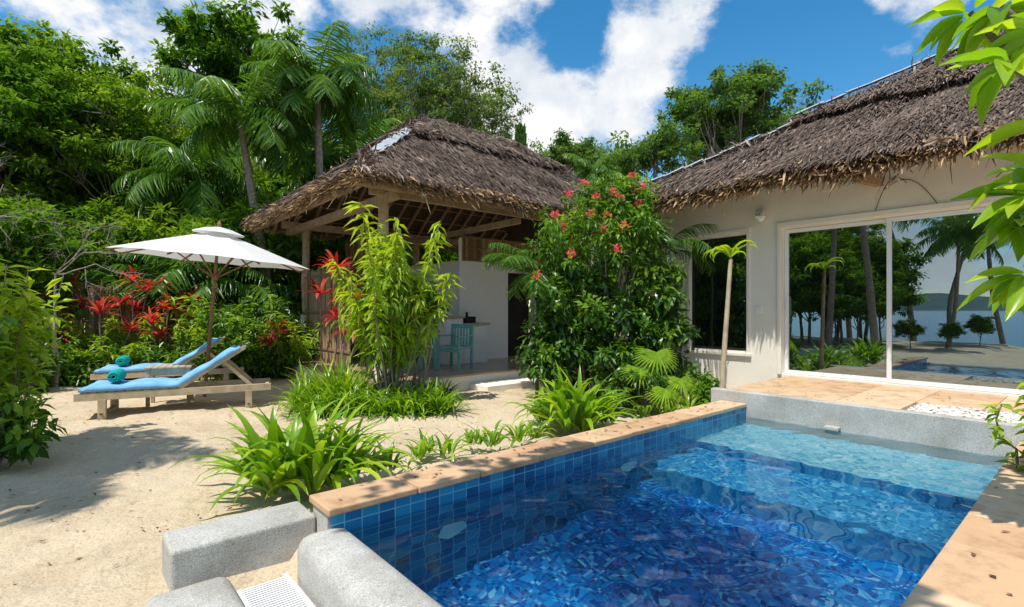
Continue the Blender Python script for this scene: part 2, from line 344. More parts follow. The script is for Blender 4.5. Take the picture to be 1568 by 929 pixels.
for i,(dt,px,d,sc,ro) in enumerate([
    (TA,-30,15,.93,0),(TB,60,16.5,1.07,1),(TCc,130,20,1.0,2),(TD,195,17,.88,3.2),(TA,270,22,1.05,4),(TB,330,19,.80,.5),
    (TD,15,22,1.2,5),(TA,170,26,1.15,1.3),(TCc,430,25,1.0,2.2),(TB,520,22,.85,.3),(TA,600,24,.82,3.6),(TB,690,25,.74,1.7),(TCc,-120,18,1,3),
    (TA,470,28,1,3),(TD,560,30,.95,1),(TCc,350,31,1.1,2),(TB,250,27,1.15,2.5),(TA,90,28,1.3,1.1)]):
    plant_tree('broadleaf_tree',dt,(px-784)/789,d,ro,sc)
plant_tree('broadleaf_tree',TCc,(385-784)/789,27,1.9,1.45)
for dt,px,d,sc,ro in [(TL,700,24,1.0,0),(TL2,600,26,1.08,1),(TL,745,27,.96,2.4),(TL2,650,23,.95,4),(TL2,540,27,1.02,2)]:
    plant_tree('slender_tree',dt,(px-784)/789,d,ro,sc)
plant_tree('shade_tree',TF,(1132-784)/789,26,.6,1.13)
plant_tree('shade_tree',TF2,(1000-784)/789,24,1.2,1.16)
plant_tree('shade_tree',TF,(862-784)/789,44,2.2,1.36)
plant_tree('shade_tree',TF2,(1065-784)/789,30,4.2,1.05)
for k,(px,d,sc,ro) in enumerate([(830,30,1.0,0),(930,26,1.0,1),(985,24,1.1,2),(1060,24,1.2,3),(30,12.5,.8,1),(120,14,.85,2),(230,14.5,.8,3),(320,14,.8,4),(400,14.5,.9,5),(470,16,1.0,0),(560,19,1.1,2),(-20,10.5,.7,4),(350,17,1.1,2.1),(180,17,1.2,.4),(60,17,1.2,1.9),(520,15,.8,2),(620,18,.9,1),(690,19,.9,4),(270,19,1.4,1),(110,20,1.5,.3),(20,19,1.4,2.3),(440,20,1.4,4),(360,22,1.6,1),(530,24,1.5,3)]):
    plant_tree('understory_tree',TU if k%2 else TU2,(px-784)/789,d,ro,sc)
CY=Acc();u=rng.random(1500);a=rng.random(1500)*6.28
O=np.stack([np.cos(a)*(1-u)*.75,np.sin(a)*(1-u)*.75,u*7],1);scatter(CY,TPL_Q,O,np.stack([np.cos(a)*.4,np.sin(a)*.4,1+0*a],1),rdir(1500),.5,.16,rng.uniform(.1,.6,1500))
B=Acc();tube(B,[(0,0,-.2),(0,0,3),(0,0,6.8)],[.12,.08,.02],6)
cyp=(CY.mesh('cyf',M['treefar']),B.mesh('cyt',M['bark']))
plant_tree('cypress_tree',cyp,(948-784)/789,33,0,1.62); plant_tree('cypress_tree',cyp,(797-784)/789,38,1,2.05)
# palms
def palm_at(px,d,path,nf,L,ll,**kw):
    dt=palm_data('coconut',path,nf,L,ll,**kw); e=group('palm_tree',loc((px-784)/789,d)); link('fronds',dt[0],e); link('trunk',dt[1],e)
R_=rf(1,0)
def pth(dx,H):
    return [(0,0,-.2),tuple(R_*dx*.25+np.array([0,0,H*.35])),tuple(R_*dx*.7+np.array([0,0,H*.7])),tuple(R_*dx+np.array([0,0,H]))]
palm_at(425,13.2,pth(-.95,6.3),19,2.1,.7,hang=.7)
palm_at(497,14,pth(-.2,7.5),21,2.1,.75,hang=.7)
palm_at(590,20,pth(-.2,7.0),18,2.6,.8,hang=.7)
palm_at(905,22,pth(.1,7.2),16,1.6,.5,hang=.8)
palm_at(320,15.5,pth(-.3,5.3),18,2.3,.8,hang=.9)
palm_at(525,16.5,pth(.1,6.0),20,2.6,.9,hang=.8)
palm_at(580,17.5,pth(.3,5.6),20,2.4,.8,hang=.8)
for px,d,z in [(215,13.5,2.6),(300,13,2.2),(360,13.5,2.8),(445,14,3.0),(150,14.5,3),(255,15,3.4),(410,16,3.8),(90,13.5,2.4),(475,15,3.4),(540,15.5,3.4)]:
    A=Acc();B=Acc()
    for i in range(4):
        b=np.array([rng.normal()*.25,rng.normal()*.25,0]); tpz=z*rng.uniform(.5,.8)
        tube(B,[b,b*1.3+[0,0,tpz*.5],b*1.6+[0,0,tpz]],[.05,.04,.03],6)
        for j in range(6): palm_frond(A,A,b*1.6+[0,0,tpz],rng.random()*6.28,rng.uniform(.3,1.3),rng.uniform(1,1.6),1.9,30,.55,.06,.6,.4+.2*rng.random())
    e=group('areca_palm',loc((px-784)/789,d)); put('fronds',A,M['palm'],e); put('stems',B,M['palmbark'],e)
# ------------------------------------------------------------------ ground
def lin(a,b,s): return np.arange(a,b,s)
xs=np.unique(np.round(np.concatenate([[-400,-200,-100,-60,-40,-30,-24,-20,-17,-14,-12,-10,-8,-6,-4],lin(-3,9,.09),lin(9,16,.6),[18,22,30,50,90,160,300,500],[1.05,6.25]]),3))
ys=np.unique(np.round(np.concatenate([[-300,-150,-80,-40,-20,-10,-5,-3,-1],lin(-.4,15,.09),lin(15,26,.8),[30,40,60,100,200,400],[.45,3.0]]),3))
XX,YY=np.meshgrid(xs,ys,indexing='ij')
fr_=np.random.default_rng(8)
FP=[(fr_.uniform(-1.5,7),fr_.uniform(3.6,11),fr_.uniform(0,3.14)) for _ in range(320)]
def gz(x,y):
    z=.025*np.sin(x*2.1+y*1.3)*np.sin(y*1.7-x*.8)+.015*np.sin(x*5.3)*np.sin(y*4.7+1)
    z=z*(np.abs(x)<20)
    z+= .13*np.exp(-((y-3.3)/.5)**2)*(x>1.0)*(x<6.4)
    z+= .10*np.exp(-(((x-4.6)/1.6)**2+((y-6.2)/.9)**2))
    z-= 1.6/(1+np.exp((x+19)*.8))
    z-= .12/(1+np.exp((x-1.0)*14))/(1+np.exp((y-2.9)*14))
    return z
ZZ=gz(XX,YY)
for fx,fy,fa in FP:
    m_=(np.abs(XX-fx)<.5)&(np.abs(YY-fy)<.5)
    dx=(XX[m_]-fx)*math.cos(fa)+(YY[m_]-fy)*math.sin(fa);dy=-(XX[m_]-fx)*math.sin(fa)+(YY[m_]-fy)*math.cos(fa)
    q=(dx/.17)**2+(dy/.08)**2;ZZ[m_]+=-.024*np.exp(-q)+.009*np.exp(-(q-2.2)**2)
V=np.stack([XX,YY,ZZ],-1).reshape(-1,3);nx,ny=len(xs),len(ys)
ii,jj=np.meshgrid(np.arange(nx-1),np.arange(ny-1),indexing='ij')
cx=(xs[ii]+xs[ii+1])/2;cy=(ys[jj]+ys[jj+1])/2
keep=~((cx>1.05)&(cx<6.25)&(cy>.45)&(cy<3.0))
F=np.stack([ii*ny+jj,(ii+1)*ny+jj,(ii+1)*ny+jj+1,ii*ny+jj+1],-1)[keep]
A=Acc();A.add(V,F);put('sand_ground',A,M['sand'],smooth=True)
A=Acc();A.add([(-3000,-3000,-.75),(-17.5,-3000,-.75),(-17.5,3000,-.75),(-3000,3000,-.75)],[(0,1,2,3)]);put('sea',A,M['sea'])
A=Acc();k=80;yy=np.linspace(-1500,1500,k);hh=12+60*np.abs(np.sin(yy*.0031+1))*np.abs(np.sin(yy*.0011+.4))+8*np.sin(yy*.02)
V=[];F=[]
for i in range(k): V+=[(-1800,yy[i],-3),(-2100,yy[i],max(4,hh[i]))]
for i in range(k-1): F.append((2*i,2*i+2,2*i+3,2*i+1))
A.add(V,F);put('distant_hills',A,M['hill'])
# ------------------------------------------------------------------ pool
X0,X1,Y0,Y1=1.24,6.2,.52,2.9; WL=.16
pool=group('swimming_pool')
def cs(acc,lo,hi,n,axis):
    lo=list(lo);hi=list(hi)
    e=np.linspace(lo[axis],hi[axis],n+1); e[1:-1]+=rng.normal(size=n-1)*.03
    for i in range(n):
        a=list(lo);b=list(hi);a[axis]=e[i]+.003;b[axis]=e[i+1]-.003
        dz=rng.normal()*.0015; b[2]+=dz; o_=rng.normal()*.004
        if axis==0: a[1]+=o_
        box(acc,a,b,rng.uniform(.1,.9))
A=Acc();cs(A,(1.10,2.88,.275),(6.19,3.2,.32),9,0);o=put('coping_stones',A,M['stone'],pool,bevel=.01)
A=Acc()
for k,(ya,yb) in enumerate([(.06,.53),(-.42,.055),(-.9,-.425)]): cs(A,(-.3,ya,.27),(6.19,yb,.32),11,0)
put('walkway_stones',A,M['stone'],pool,bevel=.006)
A=Acc();box(A,(-.3,-.9,-.4),(6.19,.50,.268));box(A,(1.12,2.94,-.4),(6.19,3.17,.272));put('coping_base',A,M['terr'],pool)
A=Acc();box(A,(.94,-1,-.3),(1.24,2.98,.20));put('overflow_kerb',A,M['terr'],pool,True,.085)
A=Acc();box(A,(.38,3.1,-.3),(1.115,3.42,.225));put('end_block',A,M['terr'],pool,False,.02)
A=Acc();box(A,(.26,1.6,-.3),(.64,3.08,.06));put('foot_step',A,M['terr'],pool,True,.06)
A=Acc();box(A,(.64,.0,-.3),(.95,3.09,-.05));put('drain_channel',A,M['terr'],pool)
A=Acc()
for i in range(60): box(A,(.67,2.97-i*.022-.012,-.042),(.90,2.97-i*.022,-.018))
box(A,(.655,1.6,-.046),(.675,3.0,-.015));box(A,(.895,1.6,-.046),(.915,3.0,-.015));put('drain_grate',A,M['white'],pool)
def quad(acc,a,b,c,d,T=.5): acc.add([a,b,c,d],[(0,1,2,3)],T)
ZF,ZL,ZM=-.95,-.22,-.52
XL,XM=5.05,4.25
A=Acc();quad(A,(X0,Y0,ZF),(XM,Y0,ZF),(XM,Y1,ZF),(X0,Y1,ZF));fl=put('pool_floor',A,M['mosaic'],pool)
A=Acc();quad(A,(XM,Y0,ZM),(XL,Y0,ZM),(XL,Y1,ZM),(XM,Y1,ZM));quad(A,(XM,Y1,ZF),(XM,Y0,ZF),(XM,Y0,ZM),(XM,Y1,ZM));quad(A,(XL,Y1,ZM),(XL,Y0,ZM),(XL,Y0,ZL),(XL,Y1,ZL));st2=put('pool_step',A,M['mosaic2'],pool)
A=Acc();quad(A,(XL,Y0,ZL),(X1,Y0,ZL),(X1,Y1,ZL),(XL,Y1,ZL));ld=put('pool_ledge',A,M['ledge'],pool)
A=Acc()
quad(A,(X0,Y1,-1),(X1,Y1,-1),(X1,Y1,.274),(X0-.12,Y1,.274))
quad(A,(X1,Y0,-1),(X0,Y0,-1),(X0,Y0,.269),(X1,Y0,.269))
quad(A,(X0,Y0,-1),(X0,Y1,-1),(X0,Y1,.12),(X0,Y0,.12))
wl=put('pool_wall_tiles',A,M['tile'],pool)
A=Acc()
for xx in (1.95,3.9):
    disc_cap(A,(xx,Y1-.012,-.30),.12,(0,-1,0),20)
pl=put('pool_lights',A,M['poollamp'],pool)
nx,ny=640,310
gx=np.linspace(X0-.02,X1,nx);gy=np.linspace(Y0,Y1,ny);GX,GY=np.meshgrid(gx,gy,indexing='ij');H=np.zeros_like(GX)
wr=np.random.default_rng(3)
wx=GX+.04*np.sin(GY*5+1)+.025*np.sin(GX*7)+.01*np.sin(GY*19+GX*5);wy=GY+.04*np.sin(GX*4+2)+.01*np.sin(GX*17-GY*6)
for i in range(80):
    lam=wr.uniform(.07,.28);a=wr.uniform(0,6.28);kk=6.283/lam;am=.48/kk**2*wr.uniform(.5,1)
    H+=am*np.sin((wx*math.cos(a)+wy*math.sin(a))*kk+wr.uniform(0,6.28))
patch=.75+.45*np.sin(GX*1.7+GY*2.3)*np.sin(GX*.9-GY*1.9+1)
H*=patch*(1+.6*np.clip((GX-4.6)/1.5,0,1))
V=np.stack([GX,GY,WL+H],-1).reshape(-1,3)
ii,jj=np.meshgrid(np.arange(nx-1),np.arange(ny-1),indexing='ij');F=np.stack([ii*ny+jj,(ii+1)*ny+jj,(ii+1)*ny+jj+1,ii*ny+jj+1],-1)
A=Acc();A.add(V,F);water=put('pool_water',A,M['water'],None,True)
try:
    water.cycles.is_caustics_caster=True
    for o in (fl,ld,wl,pl,st2): o.cycles.is_caustics_receiver=True
except Exception as ex: print('CAUSTIC',ex)
# ------------------------------------------------------------------ house
house=group('thatched_house')
A=Acc();XW=8.25
for lo,hi in [((XW,4.83,-.2),(8.5,5.5,3.75)),((XW,3.84,-.2),(8.5,4.83,.78)),((XW,3.84,2.66),(8.5,4.83,3.75)),((XW,3.3,-.2),(8.5,3.84,3.75)),
              ((XW,.6,2.68),(8.5,3.3,3.75)),((XW,.6,-.2),(8.5,3.3,.47)),((XW,-7,-.2),(8.5,.6,3.75)),((8.5,5.25,-.2),(15,5.5,3.75))]: box(A,lo,hi)
put('walls',A,M['plaster'],house)
A=Acc()
for lo,hi in [((8.225,3.78,.74),(8.249,3.838,2.72)),((8.225,4.832,.74),(8.249,4.89,2.72)),((8.222,3.77,2.70),(8.249,4.90,2.76)),((8.20,3.76,.70),(8.249,4.91,.755)),
              ((8.215,3.302,.46),(8.249,3.36,2.75)),((8.213,.5,2.70),(8.249,3.37,2.78))]: box(A,lo,hi)
put('opening_trim',A,M['plaster'],house,False,.01)
A=Acc()
def frame(y0,y1,z0,z1,w,xa,xb):
    box(A,(xa,y0,z0),(xb,y0+w,z1));box(A,(xa,y1-w,z0),(xb,y1,z1));box(A,(xa,y0+w,z1-w),(xb,y1-w,z1));box(A,(xa,y0+w,z0),(xb,y1-w,z0+w))
frame(.6,1.98,.475,2.675,.055,8.285,8.33);frame(1.93,3.297,.475,2.675,.055,8.335,8.38)
put('door_frames',A,M['alum'],house,False,.004)
A=Acc();frame(3.845,4.825,.785,2.655,.035,8.30,8.34);put('window_frame',A,M['dark'],house,False,.003)
A=Acc();quad(A,(8.31,.65,.52),(8.31,.65,2.63),(8.31,1.93,2.63),(8.31,1.93,.52));quad(A,(8.36,1.98,.52),(8.36,1.98,2.63),(8.36,3.25,2.63),(8.36,3.25,.52))
quad(A,(8.325,3.87,.81),(8.325,3.87,2.63),(8.325,4.80,2.63),(8.325,4.80,.81));put('glass_panes',A,M['glass'],house)
A=Acc();tube(A,[(8.33,3.24,1.35),(8.31,3.24,1.4),(8.31,3.24,1.6),(8.33,3.24,1.65)],.012,6);put('door_handle',A,M['alum'],house)
A=Acc();box(A,(8.235,3.60,1.38),(8.249,3.70,1.50));put('switch_plate',A,M['white'],house,False,.004)
A=Acc();th=np.linspace(0,math.pi*.95,8);tube(A,[(8.25-.11*math.sin(a)*.9-.01,3.58,2.92-.075*(-math.cos(a))) for a in th],[.02,.05,.068,.075,.075,.068,.05,.015],12);put('wall_lamp',A,M['white'],house,True)
A=Acc()
for y0_,z0_,dy in ((2.0,3.05,-.6),(1.75,3.1,.35),(.9,3.0,-.4)):
    P=[(8.235,y0_+dy*s,z0_-.35*s+.25*math.sin(3.1*s)) for s in np.linspace(0,1,9)];tube(A,P,.004,4)
put('wall_cable',A,M['dark'],house)
# thatch
TPL_TH=(np.array([(-.35,0,0),(.35,0,0),(-.5,.5,.02),(.5,.5,.02),(-.12,1,-.05),(.12,1,-.05)]),np.array([(0,1,3,2),(2,3,5,4)]))
def thatch_face(acc,e0,e1,r0,r1,n,L=.23,W=.02,v0=0,v1=1,lift=0,tb=.4,spread=.38):
    e0,e1,r0,r1=[np.array(q,float) for q in (e0,e1,r0,r1)]
    nrm=unit(np.cross(e1-e0,(r0+r1)/2-(e0+e1)/2)); 
    if nrm[2]<0: nrm=-nrm
    ed=unit(e1-e0);dn=np.cross(ed,nrm); 
    if dn[2]>0: dn=-dn
    v=v0+(v1-v0)*rng.random(n)
    lw=np.linalg.norm(e1-e0);tw=np.linalg.norm(r1-r0)
    keep=rng.random(n)<(lw*(1-v)+tw*v)/max(lw,tw);v=v[keep];n=len(v);u=rng.random(n)
    sl=np.linalg.norm((r0+r1)/2-(e0+e1)/2); rows=.10/sl; vq=np.floor(v/rows)*rows+rng.normal(size=n)*rows*.16
    P=(e0*(1-u)[:,None]+e1*u[:,None])*(1-vq)[:,None]+(r0*(1-u)[:,None]+r1*u[:,None])*vq[:,None]
    big=np.sin(u*lw*1.7+vq*9)*.06+np.sin(u*lw*.6+vq*23)*.05
    und=.03*np.sin(u*lw*2.3+vq*5)+.02*np.sin(u*lw*5.1-vq*17)
    P=P+nrm*(lift+.03+und+.04*rng.random(n))[:,None]
    D=dn+ed*rng.normal(size=n)[:,None]*spread*.6+nrm*rng.uniform(-.03,.14,n)[:,None]
    scatter(acc,TPL_TH,P,D,nrm+rdir(n)*.4,L*rng.uniform(.5,1.25,n),W*rng.uniform(.5,1.7,n),np.clip(tb+big+rng.normal(size=n)*.18,0,1))
def fringe(acc,e0,e1,outw,n,L=.35,W=.03,drop=.7,tb=.5,sp=.22):
    e0=np.array(e0,float);e1=np.array(e1,float);u=rng.random(n);P=e0*(1-u)[:,None]+e1*u[:,None]
    P=P+rng.normal(size=(n,3))*np.array([.05,.05,.03]); P[:,2]+=.03*np.sin(u*np.linalg.norm(e1-e0)*3.1)
    D=np.array(outw,float)*rng.uniform(.2,1.1,(n,1))+np.array([0,0,-drop])*rng.uniform(.3,1.2,(n,1))+rng.normal(size=(n,3))*sp
    scatter(acc,TPL_TH,P,D,rdir(n),L*rng.uniform(.35,1.15,n),W*rng.uniform(.5,1.5,n),np.clip(tb+rng.normal(size=n)*.25,0,1))
def flashing(acc,p,q,w,lift,n=8):
    p=np.array(p,float);q=np.array(q,float)
    for i in range(n):
        a=p+(q-p)*(i/n)+[0,0,lift+rng.normal()*.012];b=p+(q-p)*((i+1.12)/n)+[0,0,lift+rng.normal()*.012+.015]
        d=unit(b-a);s=unit(np.cross(d,[0,0,1.]))
        for sg in (-1,1):
            e=s*sg*w*rng.uniform(.8,1.1)+np.array([0,0,-.35*w]);acc.add([a,b,b+e,a+e],[(0,1,2,3)])
def hiproof(parent,x0,x1,y0,y1,ze,zr,rx0,rx1,ry,th,nd,cap=.62,caplift=.09):
    E={'a':(x0,y0,ze),'b':(x1,y0,ze),'c':(x1,y1,ze),'d':(x0,y1,ze)};R0=(rx0,ry,zr);R1=(rx1,ry,zr)
    e=[E['a'],E['b'],E['c'],E['d'],R0,R1];lo=[(p[0],p[1],p[2]-th) for p in e]
    F=[(0,1,5,4),(2,3,4,5),(3,0,4),(1,2,5),(6,10,11,7),(8,11,10,9),(0,6,7,1),(1,7,8,2),(2,8,9,3),(3,9,6,0),(9,10,6),(7,11,8)]
    me=bpy.data.meshes.new('roof_shell');me.from_pydata(e+lo,[],F);me.materials.append(M['thatchbase'])
    link('roof_shell',me,parent)
    A=Acc();B=Acc()
    FS={'y0':(E['a'],E['b'],R0,R1,(0,-1,0)),'y1':(E['d'],E['c'],R0,R1,(0,1,0)),'x0':(E['d'],E['a'],R0,R0,(-1,0,0)),'x1':(E['b'],E['c'],R1,R1,(1,0,0))}
    for k in FS:
        a,b,c,d,o=FS[k]; a,b,c,d=[np.array(q,float) for q in (a,b,c,d)]
        area=(np.linalg.norm(b-a)+np.linalg.norm(d-c))/2*np.linalg.norm((c+d)/2-(a+b)/2)
        mult=1.0 if np.linalg.norm(d-c)>0.1 else 2.0
        dn_=nd if k in('y0','x0') else nd*.3
        thatch_face(A,a,b,c,d,int(area*dn_*mult))
        thatch_face(A,a,b,c,d,int(area*dn_*mult*.55),v0=cap,v1=1,lift=caplift,tb=.46,spread=.5)
        p=a*(1-cap)+c*cap;q=b*(1-cap)+d*cap; off=np.array([0,0,caplift+.02])
        fringe(A,p+off,q+off,np.array(o)*1.2,int(np.linalg.norm(q-p)*170),L=.24,W=.022,drop=.65,tb=.45,sp=.18)
        for z_ in (0,-th*.5,-th):
            fringe(B,a+[0,0,z_],b+[0,0,z_],o,int(np.linalg.norm(b-a)*180),L=.18,W=.02,drop=.55,tb=.5)
        fringe(B,a+[0,0,-th],b+[0,0,-th],o,int(np.linalg.norm(b-a)*6),L=.36,W=.018,drop=1.2,tb=.4)
    for p,q in ((E['a'],R0),(E['d'],R0),(E['b'],R1),(E['c'],R1),(R0,R1)):
        p=np.array(p);q=np.array(q);l=np.linalg.norm(q-p);fringe(A,p+[0,0,.05],q+[0,0,.07],(0,0,0),int(l*230),L=.19,W=.026,drop=.5,tb=.62,sp=.35)
    put('thatch',A,M['thatch'],parent);put('thatch_eaves',B,M['thatchedge'],parent)
    A=Acc();a=np.array(E['a']);r=np.array(R0);flashing(A,a+(r-a)*.18,a+(r-a)*.62,.13,.13,5);put('hip_flashing',A,M['flash'],parent)
def house_roof():
    x0,ye,z0=7.4,6.1,3.32;t=6.0;zr=z0+.565*t
    a=np.array((x0,-10,z0));b=np.array((x0,ye,z0));r1=np.array((x0+t,ye-t,zr));r0=np.array((x0+t,-10,zr));c=np.array((x0+2*t,ye,z0))
    th=np.array([0,0,-.13])
    me=bpy.data.meshes.new('roof_shell');V=[a,b,r1,r0,c,a+th,b+th,r1+th,r0+th,c+th,(x0+2*t,-10,z0),(x0+2*t,-10,z0-.13)]
    me.from_pydata([tuple(v) for v in V],[],[(0,1,2,3),(1,4,2),(5,8,7,6),(6,7,9),(0,5,6,1),(1,6,9,4),(4,10,3,2)]);me.materials.append(M['thatchbase']);link('roof_shell',me,house)
    A=Acc();B=Acc()
    a2=np.array((x0,-3.5,z0));r02=np.array((x0+t,-3.5,zr))
    thatch_face(A,a2,b,r02,r1,82000)
    cap=.40
    thatch_face(A,a2,b,r02,r1,32000,v0=cap,v1=1,lift=.13,tb=.46,spread=.5)
    p=a2*(1-cap)+r02*cap;q=b*(1-cap)+r1*cap;off=np.array([0,0,.15])
    fringe(A,p+off,q+off,(-1.1,0,0),2400,L=.26,W=.022,drop=.65,tb=.5,sp=.18)
    thatch_face(A,b,c,r1,r1,16000)
    thatch_face(A,b,c,r1,r1,8000,v0=cap,lift=.13,tb=.5)
    fringe(A,b+[0,0,.05],r1+[0,0,.14],(0,0,0),2200,L=.22,W=.026,drop=.4,tb=.8)
    fringe(A,q+[0,0,.12],r1+[0,0,.22],(0,0,0),1300,L=.22,W=.026,drop=.4,tb=.8)
    for z_ in (0,-.06,-.12):
        fringe(B,a2+[0,0,z_],b+[0,0,z_],(-1,0,0),2100,L=.22,W=.022,drop=.6,tb=.5)
    fringe(B,a2+th,b+th,(-1,0,0),110,L=.4,W=.02,drop=1.2,tb=.4)
    fringe(B,b+th/2,c+th/2,(0,1,0),900,L=.3,drop=.6,tb=.5)
    put('thatch',A,M['thatch'],house);put('thatch_eaves',B,M['thatchedge'],house)
    A=Acc();flashing(A,b+(r1-b)*.05,q,.10,.13,9);flashing(A,q,r1,.10,.27,12);put('hip_flashing',A,M['flash'],house)
    A=Acc()
    for y in np.arange(-3,6,.6): beam(A,(7.45,y,3.14),(8.3,y,3.6),.05,.07)
    put('rafters',A,M['rafter'],house)
    A=Acc();beam(A,(7.42,2.05,3.08),(8.3,2.05,3.16),.09,.1);put('beam_end',A,M['rafter'],house)
house_roof()
ter=group('terrace')
A=Acc()
for r,(xa,xb) in enumerate([(6.33,6.95),(6.96,7.6),(7.61,8.24)]):
    ya=-4.0
    for j in range(12):
        yb=ya+.6
        if not (r==0 and .0<ya+.3<1.3): box(A,(xa,ya+.003,.40),(xb,yb-.003,.45),rng.uniform(.35,1))
        ya=yb
put('terrace_tiles',A,M['stone'],ter,bevel=.004)
A=Acc();box(A,(6.2,-4,-.4),(6.326,3.35,.452));box(A,(6.326,-4,-.4),(8.24,3.28,.398));put('terrace_base',A,M['terr'],ter,False,.012)
A=Acc();n=1500
O=np.stack([rng.uniform(6.36,6.92,n),rng.uniform(.2,1.35,n),rng.uniform(.41,.45,n)],1)
tv=np.array([(-.5,0,0),(0,-.5,0),(.5,0,0),(0,.5,0),(-.28,-.28,.35),(.28,-.28,.35),(.28,.28,.35),(-.28,.28,.35)])
tf=np.array([(0,1,5,4),(1,2,6,5),(2,3,7,6),(3,0,4,7),(4,5,6,7)])
for o in O:
    s=rng.uniform(.025,.05);a=rng.random()*6.28;R=np.array([[math.cos(a),-math.sin(a),0],[math.sin(a),math.cos(a),0],[0,0,.7]])
    A.add(o+(tv@R.T)*s,tf,rng.random())
put('white_pebbles',A,M['pebble'],ter,True)
A=Acc();box(A,(6.10,1.88,.17),(6.2,2.02,.21));put('water_spout',A,M['terr'],ter,False,.01)
# ------------------------------------------------------------------ pavilion
pav=group('thatched_pavilion')
hiproof(pav,3.2,11.0,7.2,13.2,3.5,5.72,6.1,8.7,10.2,.12,950,cap=.66)
A=Acc()
for (x,y) in [(3.95,7.89),(10.4,7.89),(10.4,12.5),(7.2,12.5)]: tube(A,wob((x,y,.2),(x,y,3.5),9,.03),.085,10)
tube(A,wob((4.25,12.5,1.3),(4.25,12.5,3.5),9,.03),.085,10);tube(A,wob((5.6,12.5,.3),(5.6,12.5,3.5),9,.03),.07,10)
beam(A,(3.7,7.89,3.42),(10.8,7.89,3.42),.1,.16);beam(A,(3.7,12.5,3.42),(10.8,12.5,3.42),.1,.16);beam(A,(3.97,7.5,3.30),(3.97,12.9,3.30),.12,.14);beam(A,(10.4,7.5,3.30),(10.4,12.9,3.30),.1,.14)
beam(A,(7,7.95,3.28),(7,12.45,3.28),.1,.12)
put('posts_and_beams',A,M['postwood'],pav)
A=Acc();box(A,(4.12,12.37,.1),(4.38,12.63,1.33));box(A,(3.83,7.77,.3),(4.07,8.01,.9));put('post_bases',A,M['plaster'],pav,False,.01)
A=Acc()
def roofz(x,y):
    s=2.22
    return min(3.5+(x-3.2)/2.9*s,3.5+(y-7.2)/3*s,3.5+(13.2-y)/3*s,3.5+(11-x)/2.3*s)-.155
for x in np.arange(3.3,10.9,.42):
    for ya,yb in ((7.25,10.15),(13.15,10.25)):
        ysamp=np.linspace(ya,yb,30);lim=[y for y in ysamp if abs(roofz(x,y)+.155-(3.5+(abs(y-(7.2 if ya<10 else 13.2)))/3*2.22))<.02]
        if len(lim)>2: beam(A,(x,lim[0],roofz(x,lim[0])),(x,lim[-1],roofz(x,lim[-1])),.055,.07,rng.random())
for y in np.arange(7.5,13.1,.42):
    xsamp=np.linspace(3.25,6.1,30);lim=[x for x in xsamp if abs(roofz(x,y)+.155-(3.5+(x-3.2)/2.9*2.22))<.02]
    if len(lim)>2: beam(A,(lim[0],y,roofz(lim[0],y)),(lim[-1],y,roofz(lim[-1],y)),.055,.07,rng.random())
for i in range(1,8):
    q=i/8; xa,xb=3.2+2.9*q,11-2.3*q;ya,yb=7.2+3*q,13.2-3*q;z=3.5+2.22*q-.14
    beam(A,(xa,ya,z),(xb,ya,z),.03,.025);beam(A,(xa,yb,z),(xb,yb,z),.03,.025);beam(A,(xa,ya,z),(xa,yb,z),.03,.025)
for p,q in (((3.2,7.2),(6.1,10.2)),((3.2,13.2),(6.1,10.2))): beam(A,(*p,3.32),(*q,5.55),.08,.1)
beam(A,(3.24,7.25,3.31),(3.24,13.15,3.31),.05,.1);beam(A,(3.25,7.24,3.33),(10.95,7.24,3.33),.05,.1)
put('rafters',A,M['rafter'],pav)
A=Acc();box(A,(3.6,7.5,-.2),(11,12.95,.27));box(A,(5.4,6.95,-.2),(7.6,7.49,.14));put('slab',A,M['plaster'],pav,False,.012)
A=Acc();box(A,(3.58,7.48,.272),(11.02,12.97,.302));put('floor_tiles',A,M['floor'],pav,False,.006)
A=Acc();box(A,(6.6,9.5,.3),(8.0,9.68,2.55));box(A,(8.0,9.5,2.35),(8.9,9.68,2.55));box(A,(8.9,9.5,.3),(11,9.68,2.55));box(A,(6.6,9.68,.3),(6.78,12.4,2.55));box(A,(6.56,9.46,.3),(6.62,9.5,3.05));put('room_walls',A,M['white'],pav)
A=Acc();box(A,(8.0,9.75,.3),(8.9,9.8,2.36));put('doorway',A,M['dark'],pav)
A=Acc()
for i in range(115):
    x=6.64+i*.038; tube(A,[(x,9.53,2.55),(x,9.53,3.12)],.017,5,rng.random())
for z in (2.58,2.85,3.1): beam(A,(6.62,9.5,z),(11,9.5,z),.02,.03,.2)
put('bamboo_panel',A,M['bamboo'],pav)
A=Acc()
for i in range(46):
    y=9.9+i*.055; tube(A,[(4.22,y,.3),(4.22+rng.normal()*.01,y,2.3+.1*rng.random())],.019,5,rng.random())
for i in range(60):
    x=4.4+i*.04; tube(A,[(x,12.52,.3),(x,12.52,3.2 if i>20 else 2.4)],.017,5,rng.random())
for z in (.6,1.4,2.2): beam(A,(4.2,9.85,z),(4.2,12.4,z),.03,.05,.3);beam(A,(4.3,12.48,z),(6.8,12.48,z),.03,.05,.3)
put('bamboo_screen',A,M['bamboo'],pav)
cn=group('bar_counter');A=Acc();box(A,(5.95,9.02,.3),(6.35,9.46,1.27));box(A,(6.35,9.02,.3),(7.0,9.46,1.12));put('body',A,M['white'],cn,False,.01)
A=Acc();box(A,(5.90,8.97,1.272),(6.37,9.47,1.31));box(A,(6.372,8.97,1.122),(7.05,9.47,1.16));put('counter_top',A,M['wood'],cn,False,.006)
A=Acc();box(A,(6.6,9.2,1.16),(6.82,9.4,1.30));tube(A,[(6.5,9.1,1.16),(6.5,9.1,1.4)],.03,8);put('kettle_tray',A,M['dark'],cn,False,.02)
